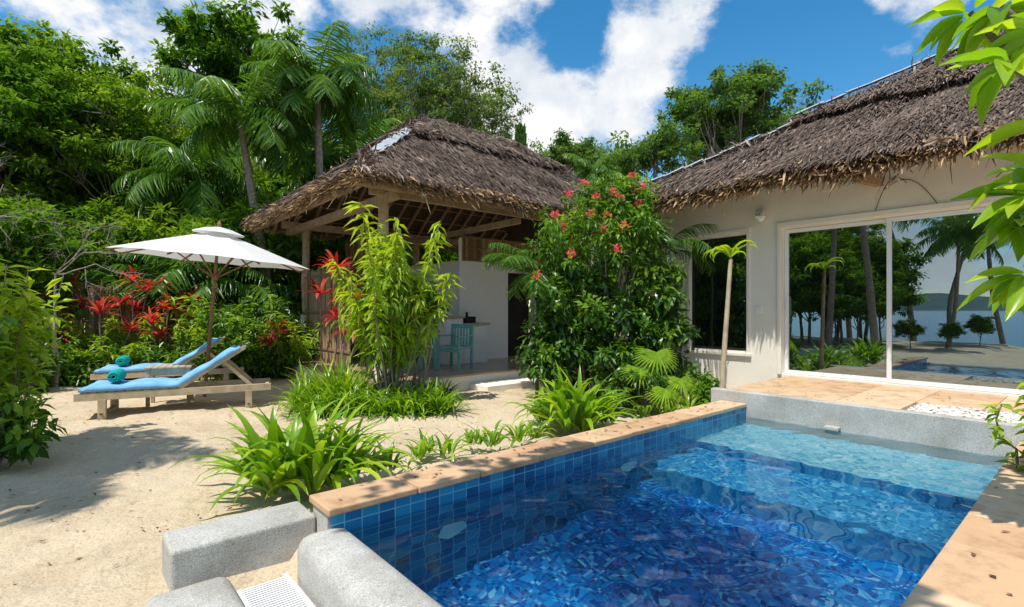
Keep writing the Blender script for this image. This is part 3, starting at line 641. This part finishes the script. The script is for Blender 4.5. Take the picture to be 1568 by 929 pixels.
def chair(p,rz):
    e=group('armchair',p,rz);A=Acc()
    for x in (-.24,.24):
        beam(A,(x,-.22,0),(x,-.22,.62),.045,.045,up=(0,1,0));beam(A,(x,.22,0),(x,.27,.85),.045,.045,up=(0,1,0));box(A,(x-.035,-.27,.62),(x+.035,.27,.65))
    box(A,(-.24,-.22,.40),(.24,.24,.44))
    for i in range(6): x=-.18+i*.072; beam(A,(x,.25,.44),(x,.275,.8),.04,.015,up=(0,1,0))
    beam(A,(-.26,.275,.82),(.26,.275,.82),.03,.08);beam(A,(-.24,-.22,.36),(.24,-.22,.36),.03,.06);put('frame',A,M['chair'],e,False,.005)
chair((5.75,8.45,.302),-1.2);chair((4.9,8.9,.302),1.5)
tb=group('dining_table',(5.2,8.8,.302));A=Acc()
for a in range(4): beam(A,(.28*math.cos(a*1.57+.8),.28*math.sin(a*1.57+.8),0),(.22*math.cos(a*1.57+.8),.22*math.sin(a*1.57+.8),.7),.05,.05,up=(0,1,0))
put('legs',A,M['chair'],tb);A=Acc();tube(A,[(0,0,.7),(0,0,.735)],.36,24);disc_cap(A,(0,0,.735),.36,(0,0,1),24);put('top',A,M['wood'],tb)
# ------------------------------------------------------------------ loungers, umbrella
def lounger(r,f):
    e=link('sun_lounger',None);u=rf(.9,.436);v=rf(-.436,.9);o=rf(r,f)
    e.matrix_world=Matrix(((u[0],v[0],0,o[0]),(u[1],v[1],0,o[1]),(0,0,1,0),(0,0,0,1)))
    A=Acc()
    for y in (.03,.67):
        beam(A,(0,y,.29),(2.35,y,.29),.045,.10)
        for x in (.3,2.05): beam(A,(x,y,-.02),(x,y,.25),.09,.07,up=(0,1,0))
        beam(A,(1.17,y,.345),(2.0,y,.90),.035,.06); beam(A,(1.72,y+(.05 if y<.3 else -.05),.69),(2.1,y+(.05 if y<.3 else -.05),.30),.03,.05)
    for x in (.05,.3,2.05,2.3): beam(A,(x,.05,.28),(x,.65,.28),.05,.08)
    for i in range(11): x=.1+i*.1; beam(A,(x,.02,.345),(x,.68,.345),.07,.018)
    for i in range(8):
        q=i/7; beam(A,(1.22+.76*q,.02,.375+.5*q+.012),(1.22+.76*q,.68,.375+.5*q+.012),.07,.018,up=(-.55,0,.83))
    for x in (.3,2.05): tube(A,[(x,-.03,.06),(x,.73,.06)],.02,6)
    put('frame',A,M['wood'],e,False,.004)
    A=Acc();n=40;V=[]
    for i in range(n+1):
        s=i/n*2.05
        if s<1.12: x,z,nx_,nz=s+.05,.355,0,1
        else: q=s-1.12; x,z=1.17+q*.83,.355+q*.555;nx_,nz=-.55,.83
        th=.085*(1+.14*math.sin(s*11))*(1 if .06<s<1.99 else .55)
        row=[]
        for j,y in enumerate(np.linspace(.0,.7,9)):
            b=1-.35*abs(j/8*2-1)**6; row.append((x+nx_*th*b,y,z+nz*th*b+.006*math.sin(s*23+j)))
        V.append(row+[(x,y,z+.004) for y in np.linspace(.70,.0,9)])
    V=np.array(V);m_=18;F=[]
    for i in range(n):
        for j in range(m_): k=(j+1)%m_;F.append((i*m_+j,i*m_+k,(i+1)*m_+k,(i+1)*m_+j))
    for i in (0,n):
        for j in range(8): F.append((i*m_+j,i*m_+j+1,i*m_+16-j,i*m_+17-j))
    A.add(V.reshape(-1,3),F);put('cushion',A,M['blue'],e,True)
    A=Acc();P=[(.40,.14+.02*k,.53) for k in range(19)];tube(A,P,[.03,.075]+[.085+.003*math.sin(k*1.1) for k in range(15)]+[.075,.03],16)
    for rr in (.03,.055): tube(A,[(.40+rr*math.cos(a),.135,.53+rr*math.sin(a)) for a in np.linspace(0,6.28,14)],.012,5)
    put('rolled_towel',A,M['teal'],e,True)
lounger(-5.75,6.75);lounger(-7.25,8.85)
o=rf(-5.3,8.0);st=group('side_table',o,math.radians(-14.7));A=Acc()
for i in range(7): box(A,(-.30+i*.087,-.24,.56),(-.30+i*.087+.078,.24,.585))
for x in(-.26,.26):
    for y in(-.2,.2): beam(A,(x,y,0),(x,y,.56),.05,.05,up=(0,1,0))
box(A,(-.27,-.21,.46),(.27,-.19,.558));box(A,(-.27,.19,.46),(.27,.21,.558));box(A,(-.28,-.19,.46),(-.25,.19,.558));box(A,(.25,-.19,.46),(.28,.19,.558));put('slatted_table',A,M['wood'],st,False,.004)
um=link('beach_umbrella',None);o=rf(-5.16,8.645);fw=Vector(rf(0,1))
um.matrix_world=Matrix.Translation(Vector(o))@Matrix.Rotation(math.radians(5),4,fw)
A=Acc();tube(A,[(0,0,0),(0,0,1.5),(0,0,2.9)],[.03,.028,.022],10);tube(A,[(0,0,2.82),(0,0,2.90),(0,0,2.96)],[.03,.035,.01],8)
R=1.52;zt,zr_=2.78,2.28
for i in range(8):
    a=i*math.pi/4+.2;c,s=math.cos(a),math.sin(a)
    beam(A,(.03*c,.03*s,zt-.07),(R*.99*c,R*.99*s,zr_-.03),.02,.025);beam(A,(.04*c,.04*s,2.0),(.8*c,.8*s,2.47),.016,.02)
tube(A,[(0,0,1.95),(0,0,2.05)],.05,10);put('pole_and_ribs',A,M['pole'],um)
A=Acc();ns=64;rings=[.02,.2,.4,.6,.8,.93,1.0];V=[]
for q in rings:
    for j in range(ns):
        a=j/ns*2*math.pi+.2;ph=(j%8)/8;sc=math.sin(math.pi*ph)
        r=R*q*(1-.075*sc*q);z=zt-(zt-zr_)*q**1.05-.06*sc*q*(1-q)*2+.02*sc*q
        V.append((r*math.cos(a),r*math.sin(a),z))
A.add(V,[(i*ns+j,i*ns+(j+1)%ns,(i+1)*ns+(j+1)%ns,(i+1)*ns+j) for i in range(len(rings)-1) for j in range(ns)])
V=[]
for q,zz in ((.01,zt+.07),(.14,zt+.03),(.27,zt-.045)):
    for j in range(ns):
        a=j/ns*2*math.pi+.2;sc=math.sin(math.pi*(j%8)/8);V.append((R*q*(1-.08*sc)*math.cos(a),R*q*(1-.08*sc)*math.sin(a),zz))
A.add(V,[(i*ns+j,i*ns+(j+1)%ns,(i+1)*ns+(j+1)%ns,(i+1)*ns+j) for i in range(2) for j in range(ns)])
m,nt,out=newmat('umbrella_canvas');d=N(nt,'ShaderNodeBsdfDiffuse');d.inputs[0].default_value=(.80,.80,.79,1);t=N(nt,'ShaderNodeBsdfTranslucent');t.inputs[0].default_value=(.75,.72,.66,1)
x=N(nt,'ShaderNodeMixShader');x.inputs[0].default_value=.25;nt.links.new(d.outputs[0],x.inputs[1]);nt.links.new(t.outputs[0],x.inputs[2]);nt.links.new(x.outputs[0],out.inputs[0])
put('canopy',A,m,um,False)
# ------------------------------------------------------------------ bamboo fence
fe=group('bamboo_fence');A=Acc();p0=loc((20-784)/789,11.2);p1=loc((470-784)/789,14.2);n=230
for i in range(n):
    q=p0*(1-i/n)+p1*(i/n);h=2.0+rng.normal()*.06;tube(A,[q,q+[rng.normal()*.02,rng.normal()*.02,h]],.024,5,rng.random())
for z in (.5,1.2,1.8): tube(A,[p0+[0,0,z],p1+[0,0,z]],.03,6,.7)
put('bamboo_poles',A,M['bamboo'],fe)
# ------------------------------------------------------------------ shrubs
def shrub(name,t,d,w,h,ncl,nper,leaf,mat,W=.35,tpl=TPL_Q,z0=.3,droop=.3,cr=.28,stems=6,inner=.15):
    e=group(name,loc(t,d));u=rdir(ncl);rr=rng.random(ncl)**.5
    cz=(z0+h)/2;cen=np.array([0,0,cz])+u*rr[:,None]*np.array([w/2,w/2,(h-z0)/2])*.95
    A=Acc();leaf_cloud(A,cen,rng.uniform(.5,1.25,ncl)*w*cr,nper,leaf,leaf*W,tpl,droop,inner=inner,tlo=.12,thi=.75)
    put('foliage',A,M[mat],e);B=Acc()
    for i in range(min(stems,ncl)): tube(B,wob((rng.normal()*.06,rng.normal()*.06,-.05),cen[i],7,.12),np.linspace(.022,.008,7)*max(1,w/1.5),5)
    put('stems',B,M['bark'],e,True);return e
def leafy_stems(name,px,d,h,n,leaf,mat,wd=.5,W=.25,per=46,T0=.5,dr=.5):
    e=group(name,loc((px-784)/789,d));A=Acc();B=Acc()
    for i in range(n):
        b=np.array([rng.normal()*.12,rng.normal()*.12,-.05]);hh=h*rng.uniform(.6,1.0);tp=np.array([rng.normal()*wd,rng.normal()*wd,hh])
        P=wob(b,tp,8,.08);tube(B,P,np.linspace(.014,.005,8),5)
        s=rng.uniform(.3,1,per)**.8;x=s*7;i0=np.minimum(x.astype(int),6);fr=(x-i0)[:,None];O=P[i0]*(1-fr)+P[i0+1]*fr
        a=rng.random(per)*6.28;D=np.stack([np.cos(a),np.sin(a),rng.uniform(-.6,.8,per)-dr*.4],1)
        scatter(A,TPL_NL,O,D,np.array([0,0,1.])+rdir(per)*.3,leaf*rng.uniform(.6,1.15,per),leaf*W,np.clip(T0-.3+.5*s+rng.normal(size=per)*.12,0,1))
    put('leaves',A,M[mat],e);put('stems',B,M['bark'],e,True)
for px,d,w,h,mt in [(20,9.6,1.6,1.5,'shrub'),(90,10.6,1.3,.7,'yshrub'),(215,11.2,1.4,.8,'yshrub'),(330,11.8,1.6,1.8,'bush'),(385,11.6,1.6,1.7,'bush'),(430,12.0,1.5,2.1,'bush'),(60,11.3,1.4,1.3,'yshrub'),(180,13.5,1.6,2.2,'bush'),(310,13.2,1.6,2.3,'bush'),(405,10.8,1.1,1.0,'bush'),(90,9.9,.8,.6,'shrub'),(150,10.3,1.0,.6,'bush'),(30,8.9,1.0,.8,'bush'),(545,13.5,1.6,2.6,'yshrub'),(620,14,1.6,2.6,'shrub'),(500,12.4,1.0,1.3,'bush'),(250,10.8,1.0,.7,'bush'),(355,10.6,1.1,.9,'shrub')]:
    shrub('garden_shrub',(px-784)/789,d,w,h,24,80,.14,mt,.4,z0=.0)
for px,d,h,n,lf,mt in [(70,10.4,1.4,6,.24,'yshrub'),(130,10.9,1.2,6,.22,'shrub'),(165,11.0,1.4,6,.22,'yshrub'),(205,10.8,1.1,7,.20,'shrub'),(240,11.3,1.4,6,.24,'yshrub'),(280,11.0,1.4,7,.22,'yshrub'),(310,11.3,1.8,8,.25,'yshrub'),(345,11.0,1.8,9,.24,'shrub'),(375,10.9,1.4,9,.22,'bush'),(420,11.2,1.8,9,.24,'shrub'),(445,11.0,1.3,8,.2,'yshrub'),(30,10.4,1.9,8,.26,'yshrub'),(110,10.3,.9,8,.2,'shrub'),(185,10.5,.9,8,.2,'yshrub'),(270,10.5,.8,8,.18,'shrub'),(480,11.6,1.4,7,.2,'bush')]:
    leafy_stems('garden_shrub',px,d,h,n,lf,mt,.3)
# front yellow-green shrub
leafy_stems('leafy_shrub',598,7.5,2.75,26,.24,'yshrub',.42,.22,90,.6,1.1)
shrub('leafy_shrub',(596-784)/789,7.55,1.1,2.35,28,90,.17,'yshrub',.24,TPL_NL,.95,.8,.2,10)
shrub('leafy_shrub',(642-784)/789,7.7,.65,2.15,13,80,.15,'shrub',.26,TPL_NL,1.2,.8,.22,6)
def cordyline(px,d,h,n=26,L=.5,mat='red',heads=2):
    e=group('cordyline',loc((px-784)/789,d));A=Acc();B=Acc()
    for i in range(heads):
        b=np.array([rng.normal()*.05,rng.normal()*.05,0]);tp=np.array([rng.normal()*.15,rng.normal()*.15,h*(1-.22*i)-L*.6])
        tube(B,wob(b,tp,6,.05),np.linspace(.02,.014,6),6);rosette(A,tp,n,L,.065,(.1,1.45),(.4,1.6),.03,5,.5)
    put('leaves',A,M[mat],e,True);put('stem',B,M['bark'],e,True)
for px,d,h in [(120,11.0,2.2),(187,11.1,2.3),(205,11.5,2.1),(255,11.4,2.15),(72,10.4,1.35),(240,10.8,1.4),(395,10.6,1.2),(100,11.0,1.9),(290,11.6,1.9),(158,10.6,1.6)]: cordyline(px,d,h,20,.42)
cordyline(522,8.7,2.35,26,.46,heads=3);cordyline(548,8.9,2.25,24,.46);cordyline(503,9.0,1.95,20,.42)
# flowering bush at house corner
e=group('flowering_bush',loc((915-784)/789,8.2))
cen=[]
for i in range(170):
    z=rng.uniform(.3,3.45);w=1.08*(1-.38*((z-1.4)/2.0)**2) if z<3 else .45
    a=rng.random()*6.28;rr=w*rng.random()**.4;cen.append((0,0,z)+rf(math.cos(a)*rr*1.15+(.05 if z<2.3 else .26*(z-2.3)),math.sin(a)*rr*.7))
cen=np.array(cen);A=Acc();A3=Acc()
lowm=cen[:,2]<2.2
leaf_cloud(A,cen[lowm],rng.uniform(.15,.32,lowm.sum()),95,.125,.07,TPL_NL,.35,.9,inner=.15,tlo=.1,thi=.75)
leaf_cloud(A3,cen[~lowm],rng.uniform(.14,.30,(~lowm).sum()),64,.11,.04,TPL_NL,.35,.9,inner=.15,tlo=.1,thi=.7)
put('foliage',A,M['bush'],e);put('upper_foliage',A3,M['shrub'],e);B=Acc()
for i in range(14): tube(B,wob((rng.normal()*.15,rng.normal()*.1,-.05),cen[i],8,.2),np.linspace(.03,.008,8),5)
put('stems',B,M['bark'],e,True)
A=Acc();A2=Acc()
for px,py,dd in [(871,296,-.7),(950,303,-.6),(972,290,-.4),(984,283,-.4),(905,325,-.8),(938,293,-.6),(875,388,-.9),(822,420,-.8),(945,380,-.9),(930,330,-.7),(850,328,-.8),(895,280,-.4),(968,268,-.3),(925,350,-.8),(955,345,-.8),(978,310,-.5),(862,345,-.8),(912,300,-.7)]:
    D=8.2+dd+.1;c=rf((px-784)/789*D-(915-784)/789*8.2,D-8.2);c[2]=1.45+(474-py)/789*D
    n=46;u=rdir(n);scatter(A,TPL_Q,c+u*.045*rng.uniform(.3,1.2,(n,1)),u+rdir(n)*.6,rdir(n),.036,.028,rng.random(n))
    q=cen[np.argmin(np.linalg.norm(cen-c,axis=1))];tube(A2,wob(q,c,5,.04),[.008,.007,.006,.006,.005],4)
    leaf_cloud(A2,[c-np.array([0,0,.12])],.14,30,.1,.05,TPL_NL,.3)
put('flowers',A,M['pink'],e);put('flower_sprays',A2,M['shrub'],e)
A=Acc()
for i in range(16): palm_frond(A,A,np.array([0,0,2.0]),rng.uniform(0,6.28),rng.uniform(.1,1.1),1.3,1.0,28,.34,.024,.5,.5)
tube(A,[(0,0,0),(.03,0,1),(0,0,2.0)],.03,6,.4)
e=group('young_palm',loc((822-784)/789,8.3));put('fronds',A,M['palm'],e)
A=Acc()
for i in range(10): palm_frond(A,A,np.array([0,0,2.4]),rng.uniform(0,6.28),rng.uniform(.1,1.1),1.3,1.0,26,.34,.024,.5,.4)
tube(A,[(0,0,0),(.03,0,1),(0,0,2.4)],.03,6,.4)
e=group('young_palm',loc((1012-784)/789,8.6));put('fronds',A,M['palm'],e)
shrub('garden_shrub',(1025-784)/789,7.9,.8,1.9,18,80,.13,'bush',.5,TPL_NL,.1,.3,.26)
shrub('garden_shrub',(845-784)/789,7.9,.9,1.7,20,90,.13,'bush',.5,TPL_NL,.05,.3,.26)
shrub('garden_shrub',(960-784)/789,7.4,.9,1.1,18,90,.11,'bush',.5,TPL_NL,.05,.3,.26)
shrub('garden_shrub',(1075-784)/789,7.4,.45,.6,9,50,.12,'shrub',.4,TPL_NL,.05,.3,.26)
# lily clumps
prof_l=lambda s:max(.05,(min(1,.35+s*2.2))*(1-s**2.6)**.8)
def lily(px,d,L,W,n,heads=5,spread=.22,tb=.55,z=.08,el=(.45,1.5),cv=(.7,2.3)):
    e=group('crinum_lily',loc((px-784)/789,d,z));A=Acc()
    for i in range(heads):
        c=(rng.normal()*spread*.7,rng.normal()*spread*.7,0);rosette(A,c,n//heads,L,W,el,cv,.05,8,tb,.3,prof_l)
    put('leaves',A,M['strap'],e,True)
lily(462,3.95,.76,.078,112,7,.2,el=(.55,1.52),cv=(.5,2.0));lily(525,4.15,.62,.066,40,4,.12);lily(405,4.15,.56,.06,30,3,.12)
lily(880,5.95,.78,.08,115,7,.24,el=(.55,1.52),cv=(.5,2.0));lily(838,6.2,.55,.066,34,4,.1);lily(925,6.2,.5,.066,24,3,.1)
for px,d,s in [(688,4.85,.36),(752,5.1,.34),(795,5.3,.34),(640,4.7,.26),(600,4.45,.25),(575,4.3,.22),(820,5.5,.26),(725,5.2,.2),(665,4.95,.22)]: lily(px,d,s,.04,20,2,.05,.5)
e=group('spider_lily_border');A=Acc()
for i in range(64):
    t=rng.uniform(-.42,-.12);d=rng.uniform(6.75,8.0);c=loc(t,d,.03)
    rosette(A,c,28,.50,.034,(.4,1.5),(1.0,2.6),.07,6,.45,.3,prof_l)
put('leaves',A,M['strap'],e,True)
A=Acc();e=group('sword_fern')
for i in range(9): rosette(A,loc(rng.uniform(-.41,-.3),rng.uniform(7.2,7.9)),20,.78,.045,(.9,1.5),(.2,1.2),.08,6,.65,.3,prof_l)
for i in range(5): rosette(A,loc(rng.uniform(-.23,-.14),rng.uniform(7.0,7.5)),16,.5,.04,(.9,1.5),(.2,1.2),.08,6,.6,.3,prof_l)
put('leaves',A,M['strap'],e,True)
def fan(px,d,z,R,n=24):
    e=group('fan_palm',loc((px-784)/789,d));A=Acc()
    for k,(dx,dz,sc) in enumerate([(0,z,1),(-.25,z*.75,.8),(.28,z*.6,.75),(.05,z*.45,.8)]):
        c=rf(dx,-.15*k*.5);c[2]=dz;tube(A,[(0,0,0),tuple(c*.6),tuple(c)],.008,5,.6)
        th=np.linspace(-2.2,2.2,n);Rt=rf(1,0)
        D=np.sin(th)[:,None]*Rt+np.cos(th)[:,None]*(-rf(0,1)*.6+np.array([0,0,-.6]))
        scatter(A,TPL_PL,np.repeat(c[None],n,0),D,np.repeat(-rf(0,1)[None]+[0,0,.8],n,0),R*sc,R*sc*.13,rng.uniform(.5,.9,n))
    put('leaves',A,M['strap'],e)
fan(1005,7.1,.85,.33);lily(1020,6.9,.42,.05,26,3,.12,.55,0);lily(1060,7.2,.4,.045,20,2,.1,.5,0);lily(985,7.0,.38,.04,18,2,.1,.4,0)
# slender young palm by terrace
e=group('slender_palm',loc((1105-784)/789,6.85));B=Acc();top=rf(.12,0)+[0,0,2.12]
tube(B,[(0,0,-.1),tuple(rf(.02,0)+[0,0,.7]),tuple(rf(.07,0)+[0,0,1.4]),tuple(top)],[.05,.034,.03,.026],9);put('trunk',B,M['wood'],e,True)
A=Acc();n=12;az=rng.uniform(0,6.28,n);strap(A,np.repeat(top[None],n,0),az,rng.uniform(.8,1.45,n),rng.uniform(2.9,3.5,n),rng.uniform(.28,.55,n),.07,8,rng.uniform(.35,.9,n),.6,prof_l);put('crown',A,M['yshrub'],e,True)
# left edge shrub
leafy_stems('garden_shrub',5,5.4,2.2,13,.2,'yshrub',.28,.4,55,.55,.2)
leafy_stems('garden_shrub',-25,4.9,1.5,9,.16,'shrub',.25,.45,55,.55,.2)
shrub('garden_shrub',(-12-784)/789,4.7,.7,.75,12,60,.12,'shrub',.5,TPL_NL,.0,.3,.25)
def twigs(px,d,h,n,ln=(.7,0)):
    e=group('bare_branches',loc((px-784)/789,d));A=Acc()
    def rec(p,dr,L,r,k):
        q=p+dr*L;tube(A,wob(p,q,5,.08*L),np.linspace(r,r*.6,5),4)
        if k:
            for _ in range(rng.integers(2,4)):
                rec(p+(q-p)*rng.uniform(.5,1),unit(dr+rng.normal(size=3)*.55+[0,0,-.08]),L*.68,r*.55,k-1)
    for i in range(n): rec(np.array([0,0,h]),unit(rf(ln[0],-.1)+rng.normal(size=3)*.4+[0,0,.35]),.7,.012,4)
    tube(A,wob((0,0,0),(0,0,h),6,.08),np.linspace(.04,.02,6),6);put('twigs',A,M['deadwood'],e)
twigs(-30,8.8,3.0,4,(.3,0));twigs(85,9.6,2.1,4,(.9,0))
# plumeria at right, close
e=group('plumeria_tree',(0,0,0));A=Acc();B=Acc()
base=loc(1.45,2.7,0)
tube(B,wob(base,base+[0,0,1.6],8,.08),np.linspace(.07,.055,8),9)
for (t,d,z,n,L) in [(.95,2.5,2.92,14,.27),(.89,2.6,2.95,10,.24),(.97,2.3,2.55,12,.30),(1.01,2.4,2.1,14,.28),(.99,2.5,1.85,13,.29),(1.01,2.4,1.62,13,.28),(1.03,2.4,2.75,11,.28),(1.05,2.2,2.25,12,.30),(1.03,2.6,3.1,12,.27),(1.03,2.3,1.95,12,.3)]:
    tp=loc(t,d,z);tube(B,wob(base+[0,0,1.55],tp,7,.06),np.linspace(.035,.014,7),8)
    a=rng.uniform(0,6.28,n)+np.arange(n)*2.4;h=np.stack([np.cos(a),np.sin(a),rng.uniform(-.9,.4,n)],1)
    scatter(A,TPL_L,np.repeat(tp[None],n,0)+h*.03,h,np.array([0,0,1.])+rdir(n)*.4,L*rng.uniform(.6,1.05,n),L*.32,rng.uniform(.2,.9,n))
put('leaves',A,M['plum'],e,True);put('branches',B,M['bark'],e,True)
leafy_stems('garden_shrub',1590,3.5,1.0,7,.12,'yshrub',.18,.4,36,.5,.2)
# fallen leaves
A=Acc();n=650
t=rng.uniform(-.98,.3,n);d=rng.uniform(2.7,9.5,n);P=np.array([loc(a,b) for a,b in zip(t,d)])
ok=~((P[:,0]>.2)&(P[:,1]<3.5));P=P[ok];P[:,2]=gz(P[:,0],P[:,1])+.012
n=len(P);scatter(A,TPL_Q,P,np.stack([rng.normal(size=n),rng.normal(size=n),0*P[:,0]+.1],1),np.array([0,0,1.])+rdir(n)*.3,rng.uniform(.015,.065,n),rng.uniform(.008,.026,n),rng.random(n))
P=np.stack([rng.uniform(1.2,6.1,70),rng.uniform(2.92,3.18,70),np.full(70,.327)],1)
P2=np.stack([rng.uniform(6.4,8.1,60),rng.uniform(-.5,3.2,60),np.full(60,.457)],1)
P3=np.stack([rng.uniform(1.5,6.0,50),rng.uniform(-.4,.5,50),np.full(50,.327)],1);P=np.vstack([P,P2,P3]);n=len(P)
scatter(A,TPL_Q,P,np.stack([rng.normal(size=n),rng.normal(size=n),0*P[:,0]+.05],1),np.array([0,0,1.])+rdir(n)*.2,rng.uniform(.02,.06,n),rng.uniform(.01,.025,n),rng.random(n))
put('fallen_leaves',A,M['dryleaf'])
# ------------------------------------------------------------------ beach side (behind the camera: reflected in the glass, shading the garden)
def behind(name,dt,x,y,rot,sc):
    e=group(name,(x,y,0),rot,sc);link('fronds' if 'palm' in name else 'foliage',dt[0],e);link('trunk',dt[1],e)
PB=palm_data('pb',[(0,0,-.3),(.4,.2,2.5),(.3,.8,5),(.1,1.4,7)],22,2.7,.8,hang=.8)
for x,y,r,s in [(-14,6.2,0,1),(-16,9.5,2,1.1),(-13,12,4,.9),(-15,3.2,1,.8),(-16,-2,3,1),(-12,4.6,2.5,.72),(-9,4.2,4.2,.6)]: behind('palm_tree',PB,x,y,r,s)
PC=palm_data('pc',[(0,0,-.3),(.1,.2,2.5),(.3,.4,5),(.5,.5,6.6)],18,2.0,.6,hang=.4,lw=.07)
behind('palm_tree',PC,-4.3,5.3,0,1.0);behind('palm_tree',PC,-4.6,6.9,2.4,.9)
TS=tree_data('ts',5.6,1.3,1.0,9,.2,.07,per=5,nleaf=30,cr=.32,spread=.4,shape=.6)
behind('broadleaf_tree',TS,-.25,-1.0,1,1.0)
TS2=tree_data('ts2',6.0,1.15,.9,12,.2,.09,per=6,nleaf=40,cr=.34,spread=.35,shape=.6,lean=(1.6,2.1))
behind('broadleaf_tree',TS2,-1.5,-.6,0,1.0)
for x,y,r,s in [(-12,15,0,.6),(-11,19,1,.7),(-13,23,2,.7),(-10,-5,3,.8),(-10,8.3,2.4,.6),(-11,11,.4,.65),(-9.5,7.0,1.1,.55),(-12,9.5,3,.7)]: behind('broadleaf_tree',TB,x,y,r,s)
for x,y,s in [(-7.5,7.3,.75),(-8,9,.9),(-8,12,.9),(-9,15,.9),(-10,17.5,.9),(-11,3.5,.25),(-9,21,1),(-9.5,7.2,.9),(-7,10,.9),(-6.5,13.5,.8),(-6.2,6.4,.6),(-6.5,8.2,.85),(-5.6,7.0,.5),(-8.5,6.2,.6),(-5.5,8.6,.6),(-7,4.9,.22),(-8,3.9,.2)]: behind('understory_tree',TU,x,y,x,s)
# ------------------------------------------------------------------ light
el=math.radians(64);sh=rf(-.62,-.785);sh=sh/np.linalg.norm(sh)
sd=Vector((sh[0]*math.cos(el),sh[1]*math.cos(el),math.sin(el)))
L=bpy.data.lights.new('sun','SUN');L.energy=5.0;L.angle=math.radians(.53);L.color=(1,.95,.87)
try: L.cycles.is_caustics_caster=True
except Exception as ex: print('L',ex)
so=link('sun',L);so.rotation_euler=sd.to_track_quat('Z','Y').to_euler()
w=bpy.data.worlds.new('World');scene.world=w;w.use_nodes=True;nt=w.node_tree
for n in list(nt.nodes): nt.nodes.remove(n)
out=N(nt,'ShaderNodeOutputWorld');sky=N(nt,'ShaderNodeTexSky');sky.sky_type='NISHITA';sky.sun_disc=False
sky.sun_elevation=el;sky.sun_rotation=math.atan2(sh[0],sh[1]);sky.ozone_density=2.5;sky.air_density=1.0;sky.dust_density=.2
hs=N(nt,'ShaderNodeHueSaturation');hs.inputs['Saturation'].default_value=1.35;hs.inputs['Hue'].default_value=.49;hs.inputs['Value'].default_value=1.3;nt.links.new(sky.outputs[0],hs.inputs['Color'])
bg=N(nt,'ShaderNodeBackground');bg.inputs[1].default_value=.135;nt.links.new(hs.outputs[0],bg.inputs[0])
tc=N(nt,'ShaderNodeTexCoord');nv=N(nt,'ShaderNodeVectorMath',operation='NORMALIZE');nt.links.new(tc.outputs['Generated'],nv.inputs[0])
mp=N(nt,'ShaderNodeMapping');mp.inputs['Scale'].default_value=(1,1,1.5);mp.inputs['Location'].default_value=(.3,.1,.2);nt.links.new(nv.outputs[0],mp.inputs[0])
nz=noise(nt,3.8,10,.6,mp.outputs[0])
cur=nz
def dirv(px,py):
    v=rf((px-784)/789,1);v[2]=(474-py)/789;return v/np.linalg.norm(v)
for px,py,R0,amt in [(765,120,.24,.13),(1035,40,.17,.13),(880,70,.10,-.15),(1190,110,.24,-.14),(250,20,.4,.14),(930,180,.13,.06),(1400,20,.14,.05),(560,60,.2,.05),(1300,120,.15,-.08)]:
    ds=N(nt,'ShaderNodeVectorMath',operation='DISTANCE');nt.links.new(nv.outputs[0],ds.inputs[0]);ds.inputs[1].default_value=tuple(dirv(px,py))
    mr=N(nt,'ShaderNodeMapRange',interpolation_type='SMOOTHSTEP');mr.inputs[1].default_value=R0;mr.inputs[2].default_value=0;mr.inputs[3].default_value=0;mr.inputs[4].default_value=amt
    nt.links.new(ds.outputs['Value'],mr.inputs[0]);ad=N(nt,'ShaderNodeMath',operation='ADD');nt.links.new(cur,ad.inputs[0]);nt.links.new(mr.outputs[0],ad.inputs[1]);cur=ad.outputs[0]
mk=N(nt,'ShaderNodeMapRange',interpolation_type='SMOOTHSTEP');mk.inputs[1].default_value=.475;mk.inputs[2].default_value=.61;nt.links.new(cur,mk.inputs[0])
cb=N(nt,'ShaderNodeBackground');cc=ramp(nt,noise(nt,7,8,.6,nv.outputs[0]),[(.32,(.62,.70,.81)),(.58,(1,1,1))]);nt.links.new(cc,cb.inputs[0]);cb.inputs[1].default_value=1.03
mx=N(nt,'ShaderNodeMixShader');nt.links.new(mk.outputs[0],mx.inputs[0]);nt.links.new(bg.outputs[0],mx.inputs[1]);nt.links.new(cb.outputs[0],mx.inputs[2]);nt.links.new(mx.outputs[0],out.inputs[0])
# ------------------------------------------------------------------ camera
cd=bpy.data.cameras.new('camera');cd.sensor_width=36;cd.lens=36*789/1568;cd.shift_y=.0061;cd.clip_end=6000;cd.clip_start=.05
cam=link('camera',cd);cam.location=(0,0,1.45);cam.rotation_euler=(math.pi/2,0,-math.atan2(S,C));scene.camera=cam
scene.view_settings.view_transform='Standard'
try: scene.view_settings.look='None'
except: pass
scene.view_settings.exposure=0
print('FACES',sum(len(m.polygons) for m in bpy.data.meshes))
